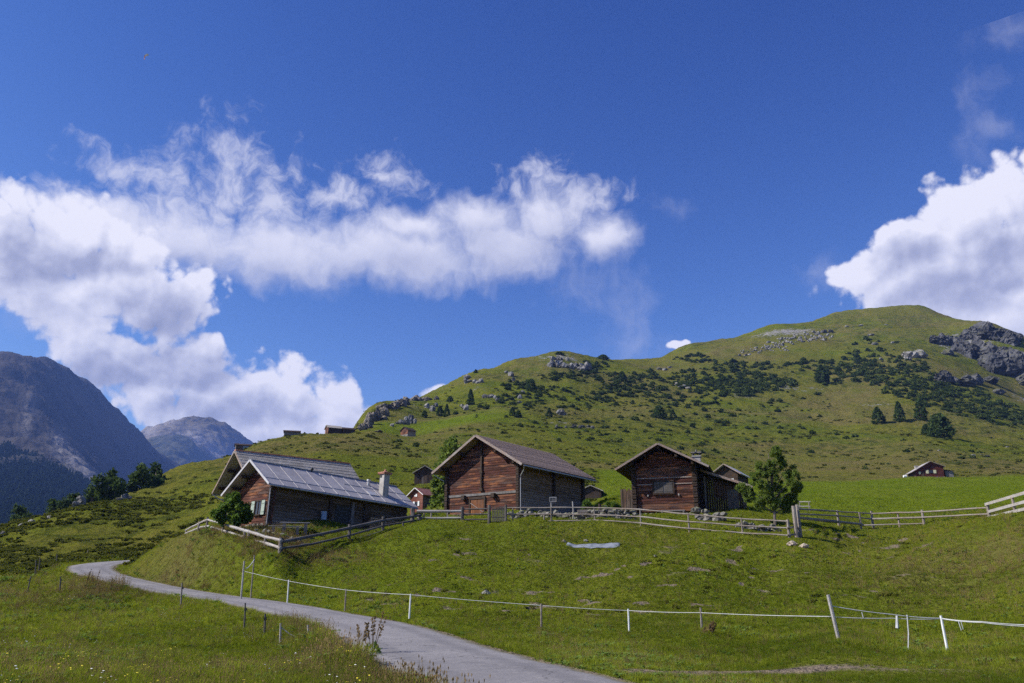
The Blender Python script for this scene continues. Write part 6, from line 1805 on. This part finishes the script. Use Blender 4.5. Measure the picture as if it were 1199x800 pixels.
# film response of the sky's three channels
sr_ = t.add('ShaderNodeSeparateColor'); t.l.new(sky.outputs[0], sr_.inputs[0]); cr_ = t.add('ShaderNodeCombineColor')
for k in range(3):
    t.put(cr_.inputs[k], t.math('MULTIPLY', t.math('POWER', sr_.outputs[k], SKYPOW[k]), SKYTINT[k]))
SKYCOL = cr_.outputs[0]


def ang(px, py):
    a, b, c = ray(px, py)
    return math.atan2(a, b), math.atan2(c, math.hypot(a, b))


def shape_group(name, blobs, k):
    """union of soft ellipses in (azimuth, elevation): 1 in the middle, 0 on the outline, negative outside"""
    g = bpy.data.node_groups.new(name, 'ShaderNodeTree')
    g.interface.new_socket('Vector', in_out='INPUT', socket_type='NodeSocketVector')
    g.interface.new_socket('Value', in_out='OUTPUT', socket_type='NodeSocketFloat')
    q = NT(g)
    gi = q.add('NodeGroupInput'); go = q.add('NodeGroupOutput')
    cur = None
    for px, py, rx, ry in blobs:
        a, e = ang(px, py)
        sx, sy = FPX / rx, FPX / ry
        d = q.vmath('LENGTH', q.vmath('MULTIPLY_ADD', gi.outputs[0], (sx, sy, 0), (-a * sx, -e * sy, 0)))
        cur = d if cur is None else q.math('SMOOTH_MIN', cur, d, k)
    q.l.new(q.math('SUBTRACT', 1.0, cur), go.inputs[0])
    return g


CUM = [(0, 300, 100, 85), (72, 285, 88, 64), (128, 325, 80, 58), (188, 348, 74, 52), (60, 350, 70, 40), (150, 296, 50, 40), (97, 398, 58, 44), (150, 428, 72, 50),
       (225, 435, 88, 46), (292, 480, 78, 56), (341, 468, 70, 56), (392, 483, 44, 46), (330, 505, 110, 44), (175, 472, 60, 38), (240, 478, 70, 46), (438, 490, 22, 26),
       (512, 458, 24, 15), (536, 452, 16, 12), (786, 410, 11, 8), (796, 408, 10, 8),
       (1016, 318, 50, 40), (1065, 285, 60, 44), (1122, 252, 58, 50), (1185, 235, 60, 52), (1110, 330, 130, 70), (1215, 300, 120, 96), (1150, 390, 160, 56), (1240, 215, 60, 56)]
BAND = [(215, 290, 110, 38), (320, 297, 150, 42), (450, 300, 190, 42), (590, 292, 110, 46), (640, 258, 62, 38), (560, 260, 70, 36), (712, 282, 46, 34), (480, 270, 70, 28), (120, 258, 100, 28)]
WISP = [(285, 208, 90, 62), (165, 200, 76, 30), (85, 214, 46, 18), (385, 232, 90, 36), (455, 207, 54, 34), (330, 240, 96, 42), (220, 245, 120, 38), (40, 225, 56, 20),
        (630, 212, 56, 40), (255, 175, 46, 40), (690, 245, 56, 38)]
FAINT = [(720, 365, 80, 64), (735, 402, 96, 34), (1190, 22, 64, 30), (1172, 95, 48, 26), (1165, 150, 50, 32), (1145, 192, 38, 36), (790, 240, 40, 20), (680, 330, 80, 56), (960, 322, 34, 40), (20, 370, 56, 40)]
SHADE = [(196, 366, 56, 30), (215, 428, 80, 26), (130, 440, 60, 20), (110, 305, 50, 20), (40, 300, 50, 30), (300, 478, 60, 22), (1060, 300, 50, 20), (1120, 340, 90, 26), (1190, 290, 60, 30), (240, 480, 50, 20)]  # spots where grey cloud shade is painted into the sky colour
GS = shape_group('shade_shape', SHADE, 0.3)
GC = shape_group('cumulus_shape', CUM, 0.25)
GB = shape_group('band_shape', BAND, 0.3)
GW = shape_group('wisp_shape', WISP, 0.3)
GF = shape_group('faint_shape', FAINT, 0.3)

D = t.add('ShaderNodeTexCoord').outputs['Generated']
sep = t.add('ShaderNodeSeparateXYZ'); t.l.new(D, sep.inputs[0])
az = t.math('ARCTAN2', sep.outputs[0], sep.outputs[1])
el = t.math('ARCSINE', sep.outputs[2])
cmb = t.add('ShaderNodeCombineXYZ'); t.l.new(az, cmb.inputs[0]); t.l.new(el, cmb.inputs[1])
PV = cmb.outputs[0]


def grp(g, v):
    nd = t.add('ShaderNodeGroup', node_tree=g); t.put(nd.inputs[0], v); return nd.outputs[0]


def warp(v, scale, amt, detail=3, rough=0.6):
    c = t.noise(v, scale, detail, rough, color=True)
    return t.vmath('MULTIPLY_ADD', t.vmath('SUBTRACT', c, (0.5, 0.5, 0.5)), (amt, amt, 0), v)


def cum_field(v):
    w = warp(v, 9, 0.045, 3, 0.55)
    f = grp(GC, w)
    b1 = t.voro(w, 24, 'F1', detail=2, rough=0.55)
    n = t.noise(v, 38, 5, 0.6)
    f = t.math('ADD', f, t.math('MULTIPLY', t.math('SUBTRACT', 0.42, b1), 0.45))
    return t.math('ADD', f, t.math('MULTIPLY', t.math('SUBTRACT', n, 0.5), 0.5))


def soft_field(g, v, scale, amp, stretch=(1, 1, 1)):
    w = warp(v, 12, 0.05, 3, 0.6)
    f = grp(g, w)
    n = t.noise(t.scalev(w, stretch), scale, 6, 0.62)
    return t.math('ADD', f, t.math('MULTIPLY', t.math('SUBTRACT', n, 0.5), amp))


SH = 0.014   # step towards the sun (up and to the left in the sky)
off = t.vmath('ADD', PV, (-0.6 * SH, 0.8 * SH, 0))
c0 = cum_field(PV); c1 = cum_field(off)
cden = t.math('MULTIPLY', t.ss(c0, -0.02, 0.25), 0.985)
wv = warp(PV, 11, 0.05, 4, 0.6)
d1 = grp(GC, t.vmath('ADD', wv, (-0.020, 0.030, 0))); d2 = grp(GC, t.vmath('ADD', wv, (-0.035, 0.062, 0)))
thick = t.math('ADD', t.math('MULTIPLY', t.ss(d1, -0.1, 0.75), 0.55), t.math('MULTIPLY', t.ss(d2, -0.2, 0.7), 0.45))
shd = t.ss(grp(GS, wv), -0.35, 0.7)
cb = t.math('SUBTRACT', t.math('ADD', 1.0, t.math('MULTIPLY', t.math('SUBTRACT', c0, c1), 0.30)), t.math('ADD', t.math('MULTIPLY', thick, 0.13), t.math('MULTIPLY', shd, 0.27)), clamp=True)  # cloud light painted in: bright towards the sun, grey on shaded undersides
b0 = soft_field(GB, PV, 24, 0.75, (1, 1.0, 1)); bo = soft_field(GB, off, 24, 0.75, (1, 1.0, 1))
bsh = t.ss(grp(GB, t.vmath('ADD', wv, (0.0, 0.035, 0))), -0.1, 0.8)
bden = t.math('MULTIPLY', t.ss(b0, -0.10, 0.78), 0.90)
bb = t.math('SUBTRACT', t.math('ADD', 0.90, t.math('MULTIPLY', t.math('SUBTRACT', b0, bo), 0.16)), t.math('MULTIPLY', bsh, 0.13), clamp=True)  # band painted brighter sunward and greyer beneath
w0 = soft_field(GW, PV, 26, 2.6)
wden = t.math('MULTIPLY', t.ss(w0, 0.0, 1.35), 0.80)
f0 = soft_field(GF, PV, 15, 2.8, (1, 0.8, 1))
fden = t.math('MULTIPLY', t.ss(f0, 0.1, 1.9), 0.34)


def cloudcol(b):
    nd = t.add('ShaderNodeValToRGB'); t.l.new(b, nd.inputs[0])
    e = nd.color_ramp.elements
    e[0].position = 0.35; e[0].color = srgb(126, 134, 168)
    e[1].position = 1.0; e[1].color = srgb(236, 235, 247)
    x = e.new(0.62); x.color = srgb(168, 172, 200)
    x = e.new(0.82); x.color = srgb(206, 208, 228)
    return t.vmath('SCALE', nd.outputs[0], None), nd


def sc10(b):
    v, nd = cloudcol(b)
    v.node.inputs['Scale'].default_value = 7.0
    return v


col = t.mix(fden, SKYCOL, sc10(t.math('ADD', 0.78, 0.0)))
col = t.mix(wden, col, sc10(t.math('ADD', 0.84, t.math('MULTIPLY', w0, 0.05))))
col = t.mix(bden, col, sc10(bb))
col = t.mix(cden, col, sc10(cb))
# the plain sky is kept apart from the cloudy stretch of it, so that only the latter evaluates the cloud nodes
bg2 = t.add('ShaderNodeBackground'); bg2.inputs['Strength'].default_value = 0.12
t.l.new(col, bg2.inputs['Color']); t.l.new(SKYCOL, bg.inputs['Color'])
gate = t.math('MAXIMUM', t.math('MAXIMUM', grp(GC, PV), grp(GB, PV)), t.math('MAXIMUM', grp(GW, PV), grp(GF, PV)))
gate = t.math('MULTIPLY', t.math('GREATER_THAN', gate, -1.2), t.math('LESS_THAN', t.math('ABSOLUTE', t.math('SUBTRACT', el, 0.26)), 0.32))
ms = t.add('ShaderNodeMixShader'); t.l.new(gate, ms.inputs[0])
t.l.new(bg.outputs[0], ms.inputs[1]); t.l.new(bg2.outputs[0], ms.inputs[2]); t.l.new(ms.outputs[0], wout.inputs['Surface'])

for nd in W.node_tree.nodes:
    if nd.bl_idname == 'ShaderNodeTexNoise': nd.noise_dimensions = '2D'
    if nd.bl_idname == 'ShaderNodeTexVoronoi': nd.voronoi_dimensions = '2D'
# ------------------------------------------------------------------ render settings
SC.render.engine = 'CYCLES'
SC.view_settings.view_transform = 'Standard'
SC.view_settings.look = 'None'
SC.view_settings.exposure = 0.45
SC.view_settings.gamma = 1.0
cy = SC.cycles
cy.use_adaptive_sampling = True; cy.adaptive_threshold = 0.02
cy.use_denoising = False
try:
    cy.denoiser = 'OPENIMAGEDENOISE'
except Exception:
    pass
cy.max_bounces = 5; cy.diffuse_bounces = 2; cy.glossy_bounces = 1; cy.transmission_bounces = 2; cy.volume_bounces = 0; cy.transparent_max_bounces = 4
cy.caustics_reflective = False; cy.caustics_refractive = False
W.cycles.sampling_method = 'MANUAL'; W.cycles.sample_map_resolution = 512
